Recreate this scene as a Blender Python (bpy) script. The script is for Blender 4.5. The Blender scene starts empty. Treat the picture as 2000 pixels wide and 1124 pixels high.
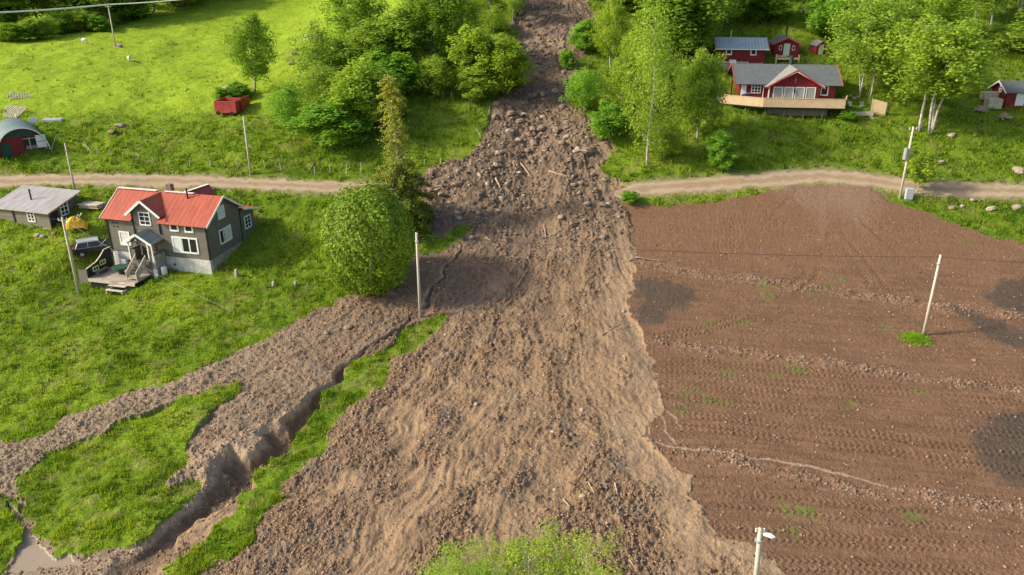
import bpy, math, random
import numpy as np
from mathutils import Vector, Matrix

# ------------------------------------------------------------------ camera, light, exposure
sc = bpy.context.scene
COL = sc.collection
TILT = math.radians(22.9)
CAMZ = 36.0
cd = bpy.data.cameras.new('camera'); cam = bpy.data.objects.new('camera', cd); COL.objects.link(cam)
cam.location = (0, 0, CAMZ); cam.rotation_euler = (math.pi/2 - TILT, 0, 0)
cd.sensor_width = 36; cd.lens = 28.8; cd.clip_start = 0.5; cd.clip_end = 6000
sc.camera = cam
SUN_EL, SUN_AZ = math.radians(33), math.atan2(-0.98, -0.16)      # azimuth from +Y, clockwise
w = bpy.data.worlds.new('World'); sc.world = w; w.use_nodes = True
nt = w.node_tree; bg = nt.nodes['Background']
sky = nt.nodes.new('ShaderNodeTexSky'); sky.sky_type = 'NISHITA'; sky.sun_disc = False
sky.sun_elevation = SUN_EL; sky.sun_rotation = SUN_AZ % (2*math.pi); sky.air_density = 1.0; sky.dust_density = 3.0; sky.ozone_density = 0.6
nt.links.new(sky.outputs[0], bg.inputs[0]); bg.inputs[1].default_value = 0.15
sd = bpy.data.lights.new('sun', 'SUN'); sun = bpy.data.objects.new('sun', sd); COL.objects.link(sun)
sd.energy = 3.4; sd.angle = math.radians(6.0); sd.color = (1.0, 0.91, 0.74)
sdir = Vector((math.sin(SUN_AZ)*math.cos(SUN_EL), math.cos(SUN_AZ)*math.cos(SUN_EL), math.sin(SUN_EL)))
sun.rotation_euler = sdir.to_track_quat('Z', 'Y').to_euler(); sun.location = (0, 0, 120)
vs = sc.view_settings; vs.view_transform = 'Standard'; vs.look = 'None'; vs.gamma = 1; vs.exposure = 0.64; vs.use_curve_mapping = False

# ------------------------------------------------------------------ terrain maths
CT, ST, F = math.cos(TILT), math.sin(TILT), 1600.0
PH = [-50, 0, 39.7, 60, 72, 80, 85, 91, 97, 108, 122, 145, 175, 260, 600, 3000]
PZ = [-41, -39, -36, -34.5, -33, -31.2, -29.7, -27.3, -24.7, -20.4, -15.2, -9, -1, 25, 120, 500]
def S(a, b, x):
    t = np.clip((x-a)/(b-a), 0, 1); return t*t*(3-2*t)
def zb(x, y):
    y = np.asarray(y, float); s = 0
    for o in (-4, -2, 0, 2, 4): s = s + np.interp(y+o, PH, PZ)
    return CAMZ + s/5 - 0.2*np.maximum(0, np.minimum(y, 400)-105)*S(-5, -50, x)
TT = np.concatenate([np.arange(15, 260, 0.25), np.arange(260, 2500, 4.0)])
def G(px, py):                      # where a sight line meets the terrain
    k = (py-562)/F; u = (px-1000)/F; dy = CT-k*ST; dz = -(ST+k*CT)
    d = CAMZ+dz*TT - zb(u*TT, dy*TT)
    i = int(np.argmax(d < 0)); t = TT[i-1] + (TT[i]-TT[i-1])*d[i-1]/(d[i-1]-d[i])
    return np.array([u*t, dy*t, CAMZ+dz*t])
def at_h(px, py, h):
    k = (py-562)/F; u = (px-1000)/F; t = h/(CT-k*ST)
    return np.array([u*t, h, CAMZ-(ST+k*CT)*t])
def Zc(x, y, z): return y*CT+(CAMZ-z)*ST
def hgt(b, yt):
    k = (yt-562)/F; return CAMZ-b[1]*(k*CT+ST)/(CT-k*ST)-b[2]
def W(pts, step=40):                # photo polyline -> ground polyline (x,y)
    out = []
    for i in range(len(pts)):
        out.append(G(*pts[i])[:2])
        if i+1 < len(pts):
            a, b = np.array(pts[i], float), np.array(pts[i+1], float); n = int(np.hypot(*(b-a))//step)
            for j in range(1, n+1): out.append(G(*(a+(b-a)*j/(n+1)))[:2])
    return np.array(out)

rs = np.random.RandomState(7)
TAB = [rs.rand(256, 256) for _ in range(6)]
def vn(x, y, s=0):
    T = TAB[s % 6]; x = np.asarray(x, float)+s*17.3; y = np.asarray(y, float)+s*31.7
    xi = np.floor(x).astype(int); yi = np.floor(y).astype(int); fx = x-xi; fy = y-yi
    fx = fx*fx*(3-2*fx); fy = fy*fy*(3-2*fy); x0 = xi & 255; x1 = (xi+1) & 255; y0 = yi & 255; y1 = (yi+1) & 255
    return (T[x0, y0]*(1-fx)+T[x1, y0]*fx)*(1-fy)+(T[x0, y1]*(1-fx)+T[x1, y1]*fx)*fy
def fbm(x, y, o=4, s=0, g=0.5):
    r = 0; a = 1; t = 0
    for i in range(o):
        r = r+a*vn(x, y, s+i); t += a; a *= g; x, y = x*1.9+y*0.6, y*1.9-x*0.6
    return r/t-0.5

def psd(x, y, P, reach=4.0):        # signed distance in metres, positive inside, clipped
    out = np.full(x.shape, -reach); lo = P.min(0)-reach; hi = P.max(0)+reach
    m = (x > lo[0]) & (x < hi[0]) & (y > lo[1]) & (y < hi[1])
    if not m.any(): return out
    X = x[m]; Y = y[m]; d = np.full(X.shape, 1e9); ins = np.zeros(X.shape, bool); n = len(P)
    for i in range(n):
        ax, ay = P[i]; bx, by = P[(i+1) % n]; ex, ey = bx-ax, by-ay; L = ex*ex+ey*ey+1e-9
        t = np.clip(((X-ax)*ex+(Y-ay)*ey)/L, 0, 1)
        d = np.minimum(d, (X-ax-t*ex)**2+(Y-ay-t*ey)**2)
        if ey != 0: ins ^= ((ay > Y) != (by > Y)) & (X < ex*(Y-ay)/ey+ax)
    d = np.sqrt(d); out[m] = np.clip(np.where(ins, d, -d), -reach, reach); return out
def pld(x, y, P, reach=3.0):        # polyline: signed side distance, length along
    dd = np.full(x.shape, reach); uu = np.zeros(x.shape); lo = P.min(0)-reach; hi = P.max(0)+reach
    m = (x > lo[0]) & (x < hi[0]) & (y > lo[1]) & (y < hi[1])
    if not m.any(): return dd, uu
    X = x[m]; Y = y[m]; d = np.full(X.shape, 1e9); sg = np.ones(X.shape); u = np.zeros(X.shape); acc = 0
    for i in range(len(P)-1):
        ax, ay = P[i]; bx, by = P[i+1]; ex, ey = bx-ax, by-ay; L = math.hypot(ex, ey)+1e-9
        t = np.clip(((X-ax)*ex+(Y-ay)*ey)/L/L, 0, 1); q = np.hypot(X-ax-t*ex, Y-ay-t*ey); b = q < d
        d = np.where(b, q, d); u = np.where(b, acc+t*L, u); sg = np.where(b, np.sign(ex*(Y-ay)-ey*(X-ax)), sg); acc += L
    dd[m] = np.minimum(d, reach)*sg; uu[m] = u; return dd, uu

MUD = W([(985,-50),(1000,0),(1008,60),(1022,120),(1018,168),(965,195),(955,240),(935,290),(880,315),(825,335),(812,352),(815,370),(828,400),(838,460),
 (870,463),(905,440),(918,450),(900,470),(860,490),(800,505),(760,560),(735,572),(690,572),(640,597),(560,640),(480,682),(380,722),(290,760),(200,785),(130,820),(95,845),(60,862),
 (0,868),(-160,890),(-300,1000),(-300,1180),(-100,1250),(300,1290),(1700,1290),(1580,1150),(1540,1124),(1490,1085),(1440,1062),(1400,1035),(1374,1005),(1355,962),(1335,925),(1302,900),(1270,880),(1252,855),
 (1262,830),(1298,812),(1300,790),(1283,740),(1267,690),(1242,640),(1230,590),(1237,540),(1243,500),(1236,450),(1226,410),(1212,398),(1208,382),(1225,368),(1205,350),(1172,335),(1170,320),(1200,300),(1190,270),(1160,250),(1150,222),(1115,205),
 (1110,165),(1130,120),(1162,100),(1168,60),(1155,20),(1140,-50)], 60)
ISL_A = W([(32,935),(90,885),(160,862),(230,822),(350,782),(440,757),(480,745),(462,775),(420,802),(375,855),(362,905),(333,942),(395,946),(402,965),(375,992),(320,1028),(290,1052),(230,1075),(170,1092),(115,1082),(80,1058),(55,1020),(28,975)])
ISL_B = W([(-300,965),(0,972),(18,980),(42,1025),(38,1060),(5,1118),(-60,1160),(-300,1160)])
ISL_C = W([(875,614),(880,625),(840,650),(815,680),(770,700),(745,750),(690,790),(650,840),(620,890),(555,940),(562,965),(520,1000),(500,1050),(450,1085),(395,1130),(345,1170),(300,1170),(335,1100),(400,1050),(450,1010),(480,965),(500,920),(560,870),(600,800),(640,755),(700,705),(760,680),(775,640),(830,622)])
ISL_D = W([(1205,318),(1180,330),(1200,347),(1240,352),(1300,350),(1300,300),(1240,290),(1210,300)])
FIELD = W([(1226,398),(1300,404),(1400,393),(1500,376),(1538,364),(1600,360),(1700,364),(1742,395),(1800,412),(1850,432),(1940,465),(2000,474),(2200,500),(2600,560),(2600,1290),(1700,1290),(1100,1290),(1100,398)], 80)
WATER = W([(24,982),(45,1012),(55,1035),(78,1062),(115,1086),(165,1093),(200,1090),(150,1104),(90,1108),(40,1118),(12,1128),(20,1105),(40,1062),(44,1026),(18,990)])
ROAD_L = W([(-400,362),(-100,360),(0,356),(90,352),(170,351),(280,352),(400,356),(520,361),(640,366),(800,366)])
ROAD_R = W([(1205,380),(1240,371),(1290,367),(1400,360),(1500,352),(1600,344),(1680,350),(1750,362),(1850,371),(2000,374),(2150,376),(2500,382)])
APRON = W([(1480,354),(1560,338),(1620,322),(1700,336),(1750,360),(1745,385),(1725,420),(1690,470),(1640,430),(1600,480),(1570,420),(1510,385)])
GULLY = W([(905,475),(880,520),(836,580),(800,630),(770,655),(735,672),(700,695),(665,730),(610,780),(565,835),(525,872),(470,905),(440,950),(400,992),(335,1042),(300,1075),(235,1122),(150,1190)])
GUW = [0.15,0.25,0.3,0.35,0.35,0.35,0.4,0.65,0.9,1.6,2.2,2.8,2.8,2.3,1.5,1.5,1.8,1.8]
GUD = [0.25,0.4,0.5,0.6,0.7,0.7,0.9,1.2,1.5,1.9,2.1,2.2,1.9,1.5,0.9,0.8,0.6,0.4]
_acc = [0]+list(np.cumsum([math.hypot(*d) for d in np.diff(W([(905,475),(880,520),(836,580),(800,630),(770,655),(735,672),(700,695),(665,730),(610,780),(565,835),(525,872),(470,905),(440,950),(400,992),(335,1042),(300,1075),(235,1122),(150,1190)], 1e9), axis=0)]))
ROWS = [W(p) for p in ([(1250,515),(1400,540),(1640,572),(1780,592),(1900,606),(2050,622),(2300,650)], [(1262,668),(1350,680),(1500,694),(1600,708),(1750,733),(1880,752),(2050,770),(2300,800)],
                       [(1250,862),(1310,878),(1450,905),(1560,928),(1650,950),(1750,962),(1880,985),(2050,1004),(2300,1040)])]
THREAD = W([(1235,845),(1262,860),(1300,872),(1360,880),(1440,889),(1520,903),(1600,916),(1680,936),(1760,958)])
THREAD2 = [W(p) for p in ([(1270,770),(1290,800),(1300,840),(1318,868)], [(1290,790),(1318,815),(1328,838)], [(1262,790),(1270,830),(1266,850)])]
WET = [W([(1238,545),(1290,548),(1352,560),(1345,595),(1300,625),(1262,640),(1245,625)]), W([(1845,602),(1905,606),(1990,640),(2060,650),(2060,700),(1960,672),(1880,635)]),
       W([(1915,578),(1960,550),(2060,535),(2060,625),(1990,612),(1930,600)]), W([(1895,850),(1935,815),(2060,785),(2060,980),(1960,945),(1905,890)])]
TRK = []
def trk(*p): TRK.append(W(list(p), 60))
for yy, a, b in ((430,1260,1500),(448,1262,1520),(468,1262,1480),(486,1262,1440),(512,1262,1420)):
    trk((a,yy),((a+b)/2,yy-2),(b,yy-16))
    trk((a,yy+7),((a+b)/2,yy+5),(b,yy-9))
trk((1540,380),(1600,430),(1660,500),(1700,560),(1790,620)); trk((1560,380),(1622,430),(1685,500),(1730,560),(1850,640))
trk((1600,370),(1600,460),(1570,540),(1500,600),(1380,640),(1280,655)); trk((1618,370),(1618,465),(1592,545),(1520,608),(1390,650),(1280,665))
trk((1640,370),(1690,440),(1760,500),(1850,560),(2000,600)); trk((1560,372),(1500,430),(1400,440),(1280,440))
for y0, dy in ((700,25),(722,30),(745,33),(768,38),(800,42),(823,46)):
    trk((1300,y0),(1450,y0+dy*.4),(1600,y0+dy*.9),(1720,y0+dy*1.1),(1850,y0+dy*1.6),(2050,y0+dy*2.2))
    trk((1300,y0+9),(1450,y0+9+dy*.4),(1600,y0+9+dy*.9),(1720,y0+9+dy*1.1),(1850,y0+9+dy*1.6),(2050,y0+9+dy*2.2))
for y0, dy in ((960,30),(985,34),(1030,20),(1048,18),(1090,10),(1108,8)):
    trk((1400,y0),(1560,y0+dy*.4),(1700,y0+dy),(1850,y0+dy*1.3),(2060,y0+dy*1.7))
TUFT = [G(*p)[:2] for p in ((1380,634),(1425,728),(1510,735),(1440,700),(1500,578),(1580,572),(1450,632),(1360,765),(1375,780),(1410,785),(1340,768),(1550,995),(1530,985),(1580,1000),(1560,720),(1600,590),(1490,560),(1620,560),(1800,765),(1720,640),(1890,470),(1330,800),(1540,1040),(1640,545),(1660,790),(1780,1010))]

def ground(x, y):
    x = np.asarray(x, float); y = np.asarray(y, float); z = zb(x, y)
    ca, sa = math.cos(math.radians(-14.5)), math.sin(math.radians(-14.5)); hx = (x+31.0)*ca+(y-78.6)*sa; hy = -(x+31.0)*sa+(y-78.6)*ca
    pad = S(-17.5, -12.8, hx)*S(4.5, .8, hx)*S(-9, -4.8, hy)*S(12.5, 8.8, hy)
    zt = 4.28+.24*np.maximum(hy, 0)+.08*np.minimum(hy, 0)-.75*S(-5, -7, hx)*S(1.5, 0, hy)
    z = z*(1-pad)+zt*pad
    nx = x+1.1*fbm(x*.6, y*.6, 4, 1)*1.6; ny = y+1.1*fbm(x*.6+40, y*.6, 4, 2)*1.6
    nx = nx+0.5*fbm(x*3, y*3, 2, 3); ny = ny+0.5*fbm(x*3+9, y*3, 2, 4)
    mud = psd(nx, ny, MUD)
    for I in (ISL_A, ISL_B, ISL_C, ISL_D): mud = np.minimum(mud, -psd(nx, ny, I))
    fx = x+.8*fbm(x*1.5, y*1.5, 3, 5); fy = y+.8*fbm(x*1.5, y*1.5+50, 3, 1)
    fld = psd(fx, fy, FIELD); wat = psd(fx, fy, WATER)
    rl, _ = pld(fx, fy, ROAD_L); rr, _ = pld(fx, fy, ROAD_R)
    ap = psd(fx, fy, APRON)
    rwn = .35*fbm(x*.5, y*.5, 3, 4); road = np.maximum(.95-np.abs(rl), 1.25-np.abs(rr))+rwn
    gd, gu = pld(x+1.5*fbm(x*.6, y*.6, 3, 2, .45), y+1.5*fbm(x*.6, y*.6+9, 3, 3, .45), GULLY, 5.0)
    gw = np.interp(gu, _acc, GUW)*.60*(1+1.3*fbm(x*.45, y*.45, 3, 2)); gdep = np.interp(gu, _acc, GUD)
    M = S(-.1, .5, mud); ismud = mud > 0; isf = (~ismud) & (fld > 0); isroad = (~ismud) & (road > 0) & ((fld < 0) | (road > .0)); iswat = (wat > 0)
    apm = S(-.6, 3.0, ap)
    # ---- mud relief
    ax, ay = 7.5, 104.0
    r = np.hypot(x-ax, y-ay); th = np.arctan2(x-ax, ay-y)
    th2 = th+.09*fbm(x*.17, y*.17, 3, 3)
    rub = S(74, 96, y+16*fbm(x*.12, y*.12, 4, 1, .6))                                      # boulder choked upper part
    left = S(-.3, 1.0, psd(nx, ny, LEFTP))                         # arm north-west of the gully
    streak = fbm(th2*24, r*.11, 5, 2, .62); stk2 = fbm(th2*85, r*.38, 4, 4, .65)
    lump = fbm(x*.28, y*.28, 3, 1); patch = fbm(th2*15+3, r*.075, 4, 3, .65); rough = S(-.13, .13, streak*.45+patch*.8+.35*lump+.45*fbm(x*.9, y*.9, 3, 0)+.12*rub+.015)
    rough = np.maximum(rough, np.maximum(rub*.45, .38*S(-10, 3, x+6*patch))); rough = np.maximum(rough*(1-.45*left), .55*S(62, 70, y)*S(92, 84, y)*S(2, -4, x))
    edge = S(4.0, 1.0, mud)*(1-.5*rub)*S(0, 6, x)
    rough = rough*(1-.8*edge)
    hf = fbm(x*2.3, y*2.3, 4, 0, .62); crumb = np.abs(fbm(x*1.9+30, y*1.9, 4, 1, .68))*2.2-.25+.5*fbm(x*5.2, y*5.2, 2, 2, .6); ridg = 1-2*np.abs(fbm(x*1.3, y*1.3, 4, 3, .6))
    hm = .03+.17*S(0, 3.2, mud)+.42*streak*(1-left*.7)+.55*lump+.24*stk2*(1-rub*.6)*(1-.5*left)*(.5+.8*S(4, -6, x)) + rough*(.40*crumb+.08*(ridg-.8))*(.65+.45*S(-8, 0, x)+.25*rub) + (1-rough)*.10*hf+.12*(fbm(x*.9+5, y*.9, 4, 2, .6))
    hm = hm+rub*(.8*fbm(x*.9, y*.9, 4, 5, .6)) - .8*rub*S(6, 0, np.abs(x-(3+2*np.sin(y*.12))))
    hm = hm+left*(.20*hf+.16*fbm(x*4, y*4, 3, 2, .65)+.25*fbm((x+y)*.5, (y-x)*1.6, 3, 1))
    shore = S(0, 2.2, -wat)
    z = z+np.where(ismud, M*hm*shore, 0)
    # ---- meadow relief
    past = S(104, 112, y)*S(-12, -22, x)
    mg = .9*fbm(x*.16, y*.16, 2, 3)+.5*fbm(x*.35, y*.35, 3, 2)+.28*fbm(x*1.4, y*1.4, 3, 4)*(1-.6*past)
    ter = .12*np.sin(y*2.2+6*fbm(x*.08, y*.08, 2, 1)+x*.25)*S(86, 95, y)*(1-past)
    z = z+np.where(~ismud & ~isf & ~isroad, (mg+ter)*S(0, 1.5, -np.maximum(road, fld))*(1-.85*pad), 0)
    # ---- field relief
    warp = 2.5*fbm(x*.06, y*.06, 2, 3)
    har = fbm(x*.35, (y+warp*1.0+x*.10)*3.2, 3, 1)
    fz = .10*har+.07*fbm(x*3, y*3, 3, 2, .65)+.35*fbm(x*.12, y*.2, 2, 5)
    tm = np.zeros(x.shape); tp = np.zeros(x.shape)
    fm = isf
    for P in TRK:
        d, u = pld(x, y, P, 1.0); mm = S(.30, .22, np.abs(d))*(d < 1)
        tp = np.where(mm > tm, np.sin((u+np.abs(d)*1.1)*2*math.pi/.46), tp); tm = np.maximum(tm, mm)
    wear = S(-.12, .12, fbm(x*.25, y*.25, 3, 4)+.05); tm = tm*(.12+.75*wear)
    fz = fz*(1-.5*tm)+tm*(.055*tp-.03)
    rowm = np.zeros(x.shape)
    for P in ROWS:
        d, u = pld(x, y+1.1*fbm(x*.3, y*.3, 3, 1), P, 2.0); rowm = np.maximum(rowm, S(1.3, .1, np.abs(d))*(.45+.75*S(-.15, .15, fbm(x*.7, y*.7, 3, 2))))
    fz = fz+rowm*(.12+.22*fbm(x*4, y*4, 3, 4, .7))
    z = z+np.where(isf, fz*S(0, .6, fld), 0)+np.where(isroad, .05+.05*fbm(x*.8, y*.8, 2, 1), 0)
    # ---- gully cut with a steep north-west bank
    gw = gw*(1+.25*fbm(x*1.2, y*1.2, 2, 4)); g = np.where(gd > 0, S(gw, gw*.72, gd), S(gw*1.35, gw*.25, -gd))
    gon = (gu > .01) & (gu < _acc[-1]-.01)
    z = z-np.where(gon & (np.abs(gd) < 4.9), g*gdep*.72*(1+.3*lump), 0)
    ismud = ismud | ((g > .12) & gon & ~iswat)
    z = np.where(iswat, zb(x, y)-.10+.006*fbm(x*2, y*2, 2, 1), z)
    # ---- colours (albedo)
    def c3(a): return np.array(a)[None, :]
    n1 = (fbm(x*.12, y*.12, 3, 3)+.5)[:, None]; n2 = (fbm(x*.7, y*.7, 4, 1)+.5)[:, None]; n3 = (fbm(x*3.5, y*3.5, 3, 5)+.5)[:, None]
    def mix(a, b, t): return a*(1-t)+b*t
    grass = mix(c3((.070,.130,.010)), c3((.185,.250,.020)), np.clip(n1*.9+n2*.6-.25, 0, 1))
    grass = mix(grass, c3((.250,.345,.025)), (past*.9)[:, None]*np.clip(.45+n2*.6, 0, 1))
    dirtp = S(.62, .75, n2[:, 0]+.25*n3[:, 0]-.08)*(1-past)
    grass = mix(grass, c3((.17,.13,.06)), (.45*dirtp)[:, None])
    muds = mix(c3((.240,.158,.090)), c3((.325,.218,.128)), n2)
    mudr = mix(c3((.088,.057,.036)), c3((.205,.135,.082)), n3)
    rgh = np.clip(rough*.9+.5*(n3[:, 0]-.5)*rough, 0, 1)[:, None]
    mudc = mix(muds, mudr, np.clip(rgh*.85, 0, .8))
    fur = S(.04, .14, stk2+.2*streak)[:, None]*(1-left)[:, None]; mudc = mix(mudc, c3((.14,.093,.062)), fur*.5)
    tan = (S(4.2, 1.0, mud+1.5*fbm(x*.5, y*.5, 3, 2))*S(3, 9, x)*S(98, 88, y))[:, None]; mudc = mix(mudc, mix(c3((.275,.185,.110)), c3((.345,.240,.146)), n2), tan*.7)
    grey = S(.10, .2, fbm(x*.45+th*8, y*.45, 3, 5)*1.0)[:, None]*rough[:, None]
    mudc = mix(mudc, mix(c3((.105,.085,.066)), c3((.20,.165,.13)), n3), grey*.6)
    pr_ = S(-.06, .10, fbm(x*.22+7, y*.22, 4, 2, .6))[:, None]
    rubc = mix(mix(c3((.105,.074,.052)), c3((.215,.152,.102)), n3), c3((.28,.195,.118)), S(.5, .62, n2[:, 0])[:, None]*.7)
    mudc = mix(mudc, rubc, (rub*.85)[:, None])
    mudc = mix(mudc, mix(c3((.10,.068,.048)), c3((.21,.145,.10)), n3), pr_*rub[:, None]*.6)
    dk = (S(74, 84, y)*S(96, 86, y)*S(-2, -9, x)+.8*S(7, 0, np.abs(x+5-(y-72)*.35))*S(66, 74, y)*S(90, 84, y))[:, None]
    mudc = mix(mudc, mix(c3((.135,.092,.065)), c3((.215,.148,.105)), n3), np.clip(dk, 0, 1)*.65)
    lx = S(-12, -30, x)[:, None]; leftc = mix(mix(c3((.120,.082,.054)), c3((.215,.155,.106)), n3*.6+n2*.4), mix(c3((.175,.130,.086)), c3((.295,.226,.152)), n3*.6+n2*.4), lx)
    mudc = mix(mudc, leftc, left[:, None]*.85)
    gc = mix(c3((.105,.075,.052)), c3((.20,.14,.092)), n3)  # gully mud, darkened to paint the cut's deep shade into the colour
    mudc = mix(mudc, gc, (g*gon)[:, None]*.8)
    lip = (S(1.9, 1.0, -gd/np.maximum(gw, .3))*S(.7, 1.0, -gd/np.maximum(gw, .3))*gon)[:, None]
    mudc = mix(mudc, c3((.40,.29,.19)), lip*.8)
    fcol = mix(c3((.120,.066,.037)), c3((.192,.110,.063)), np.clip(n2*.6+har[:, None]+.25, 0, 1))
    fcol = mix(fcol, c3((.180,.098,.054)), (S(76, 84, y)*.6)[:, None])
    fcol = mix(fcol, c3((.24,.15,.09)), (.35*S(.6, .8, n3[:, 0]))[:, None])
    fcol = mix(fcol, c3((.29,.185,.13)), (rowm*S(.45, .62, n3[:, 0])*.6)[:, None])
    wetm = np.zeros(x.shape)
    for P in WET: wetm = np.maximum(wetm, S(-.35, .6, psd(nx+2.2*(n2[:, 0]-.5), ny+1.3*(n3[:, 0]-.5), P)))
    fcol = mix(fcol, mix(c3((.062,.046,.034)), c3((.100,.075,.055)), n3), (wetm*.92)[:, None])
    fcol = mix(fcol, mix(c3((.27,.185,.125)), c3((.20,.125,.085)), n3), (apm*.62)[:, None])
    td = np.full(x.shape, 9.)
    for P in [THREAD]+THREAD2:
        d, u = pld(x+.5*(nx-x), y+.3*(ny-y), P, 1.2); td = np.minimum(td, np.abs(d)*(1 if P is THREAD else 1.6))
    fcol = mix(fcol, c3((.42,.31,.22)), (S(.17, .05, td)*.65)[:, None])
    fan = psd(nx, ny, FANP)
    fcol = mix(fcol, mix(c3((.17,.12,.075)), c3((.32,.235,.15)), n3), (S(-.3, .5, fan)*.75)[:, None])
    gt = np.zeros(x.shape)
    for t in TUFT: gt = np.maximum(gt, S(1.3, .1, np.hypot(x-t[0], (y-t[1])*1.2)))
    gt = gt*S(.45, .6, n3[:, 0])
    fcol = mix(fcol, c3((.09,.16,.03)), (gt*.6)[:, None])
    rd, _ = pld(fx, fy, ROAD_R); rut = np.minimum(np.abs(np.abs(rl)-.62), np.abs(np.abs(rr)-.68))
    rcol = mix(c3((.26,.185,.112)), c3((.335,.245,.155)), n2)
    rcol = mix(rcol, c3((.43,.33,.25)), (S(.45, .1, rut)*.5)[:, None])
    rcol = mix(rcol, c3((.17,.19,.06)), (np.maximum(S(.35, .0, road)*.6, S(.28, .05, np.minimum(np.abs(rl), np.abs(rr)))*.45*S(.4, .6, n2[:, 0])))[:, None])
    grass = mix(grass, c3((.27,.21,.12)), (np.maximum(S(-.9, -.05, road)*.6, apm*.7))[:, None])
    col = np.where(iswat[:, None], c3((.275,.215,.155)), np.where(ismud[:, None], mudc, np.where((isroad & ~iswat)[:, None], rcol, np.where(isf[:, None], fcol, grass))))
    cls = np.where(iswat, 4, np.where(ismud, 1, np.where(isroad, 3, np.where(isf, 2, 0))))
    return dict(z=z, cls=cls, col=col, rough=rough, past=past, rub=rub, rowm=rowm, gt=gt, mud=mud, road=road, left=left, ap=ap, wet=wetm, n1=n1[:, 0], n2=n2[:, 0])
LEFTP = W([(860,490),(850,540),(826,585),(795,625),(740,668),(690,702),(610,780),(525,872),(440,950),(400,992),(300,1065),(100,1200),(-300,1200),(-300,800),(0,840),(200,760),(500,630),(700,550),(790,500)])
FANP = W([(1262,880),(1302,900),(1338,926),(1358,962),(1376,1005),(1345,1000),(1300,960),(1270,910)])
def gz(x, y): return float(ground(np.array([x]), np.array([y]))['z'][0])
def GP(px, py):                     # photo point on the finished ground
    b = G(px, py)
    return Vector((b[0], b[1], gz(b[0], b[1])))

# ------------------------------------------------------------------ materials
def newmat(name):
    m = bpy.data.materials.new(name); m.use_nodes = True
    return m, m.node_tree, m.node_tree.nodes['Principled BSDF']
def mat(name, c, rough=.8, var=.25, scale=3.0, bump=.0, stretch=(1, 1, 1), metal=0.0, spec=.3, planks=None, c2=None):
    m, t, p = newmat(name); L = t.links
    tc = t.nodes.new('ShaderNodeTexCoord'); mp = t.nodes.new('ShaderNodeMapping'); mp.inputs['Scale'].default_value = stretch
    n = t.nodes.new('ShaderNodeTexNoise'); n.inputs['Scale'].default_value = scale; n.inputs['Detail'].default_value = 6; n.inputs['Roughness'].default_value = .65
    L.new(tc.outputs['Object'], mp.inputs[0]); L.new(mp.outputs[0], n.inputs[0])
    r = t.nodes.new('ShaderNodeValToRGB'); r.color_ramp.elements[0].position = .3; r.color_ramp.elements[1].position = .7
    lo = c2 if c2 else tuple(v*(1-var) for v in c); hi = c if c2 else tuple(min(1, v*(1+var)) for v in c)
    r.color_ramp.elements[0].color = (*lo, 1); r.color_ramp.elements[1].color = (*hi, 1)
    L.new(n.outputs[0], r.inputs[0]); out = r.outputs[0]; hgtout = n.outputs[0]
    if planks:
        ax, per, amt = planks
        sx = t.nodes.new('ShaderNodeSeparateXYZ'); L.new(tc.outputs['Object'], sx.inputs[0])
        md = t.nodes.new('ShaderNodeMath'); md.operation = 'PINGPONG'; md.inputs[1].default_value = per/2
        L.new(sx.outputs[ax], md.inputs[0])
        mr = t.nodes.new('ShaderNodeMapRange'); mr.inputs[1].default_value = 0; mr.inputs[2].default_value = per*.12; mr.inputs[3].default_value = 1-amt; mr.inputs[4].default_value = 1
        L.new(md.outputs[0], mr.inputs[0])
        mx = t.nodes.new('ShaderNodeMixRGB'); mx.blend_type = 'MULTIPLY'; mx.inputs[0].default_value = 1
        L.new(out, mx.inputs[1]); L.new(mr.outputs[0], mx.inputs[2]); out = mx.outputs[0]; hgtout = mr.outputs[0]
    L.new(out, p.inputs['Base Color'])
    p.inputs['Roughness'].default_value = rough; p.inputs['Metallic'].default_value = metal; p.inputs['Specular IOR Level'].default_value = spec
    if bump:
        b = t.nodes.new('ShaderNodeBump'); b.inputs['Strength'].default_value = bump; b.inputs['Distance'].default_value = .05
        L.new(hgtout, b.inputs['Height']); L.new(b.outputs[0], p.inputs['Normal'])
    return m
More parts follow.
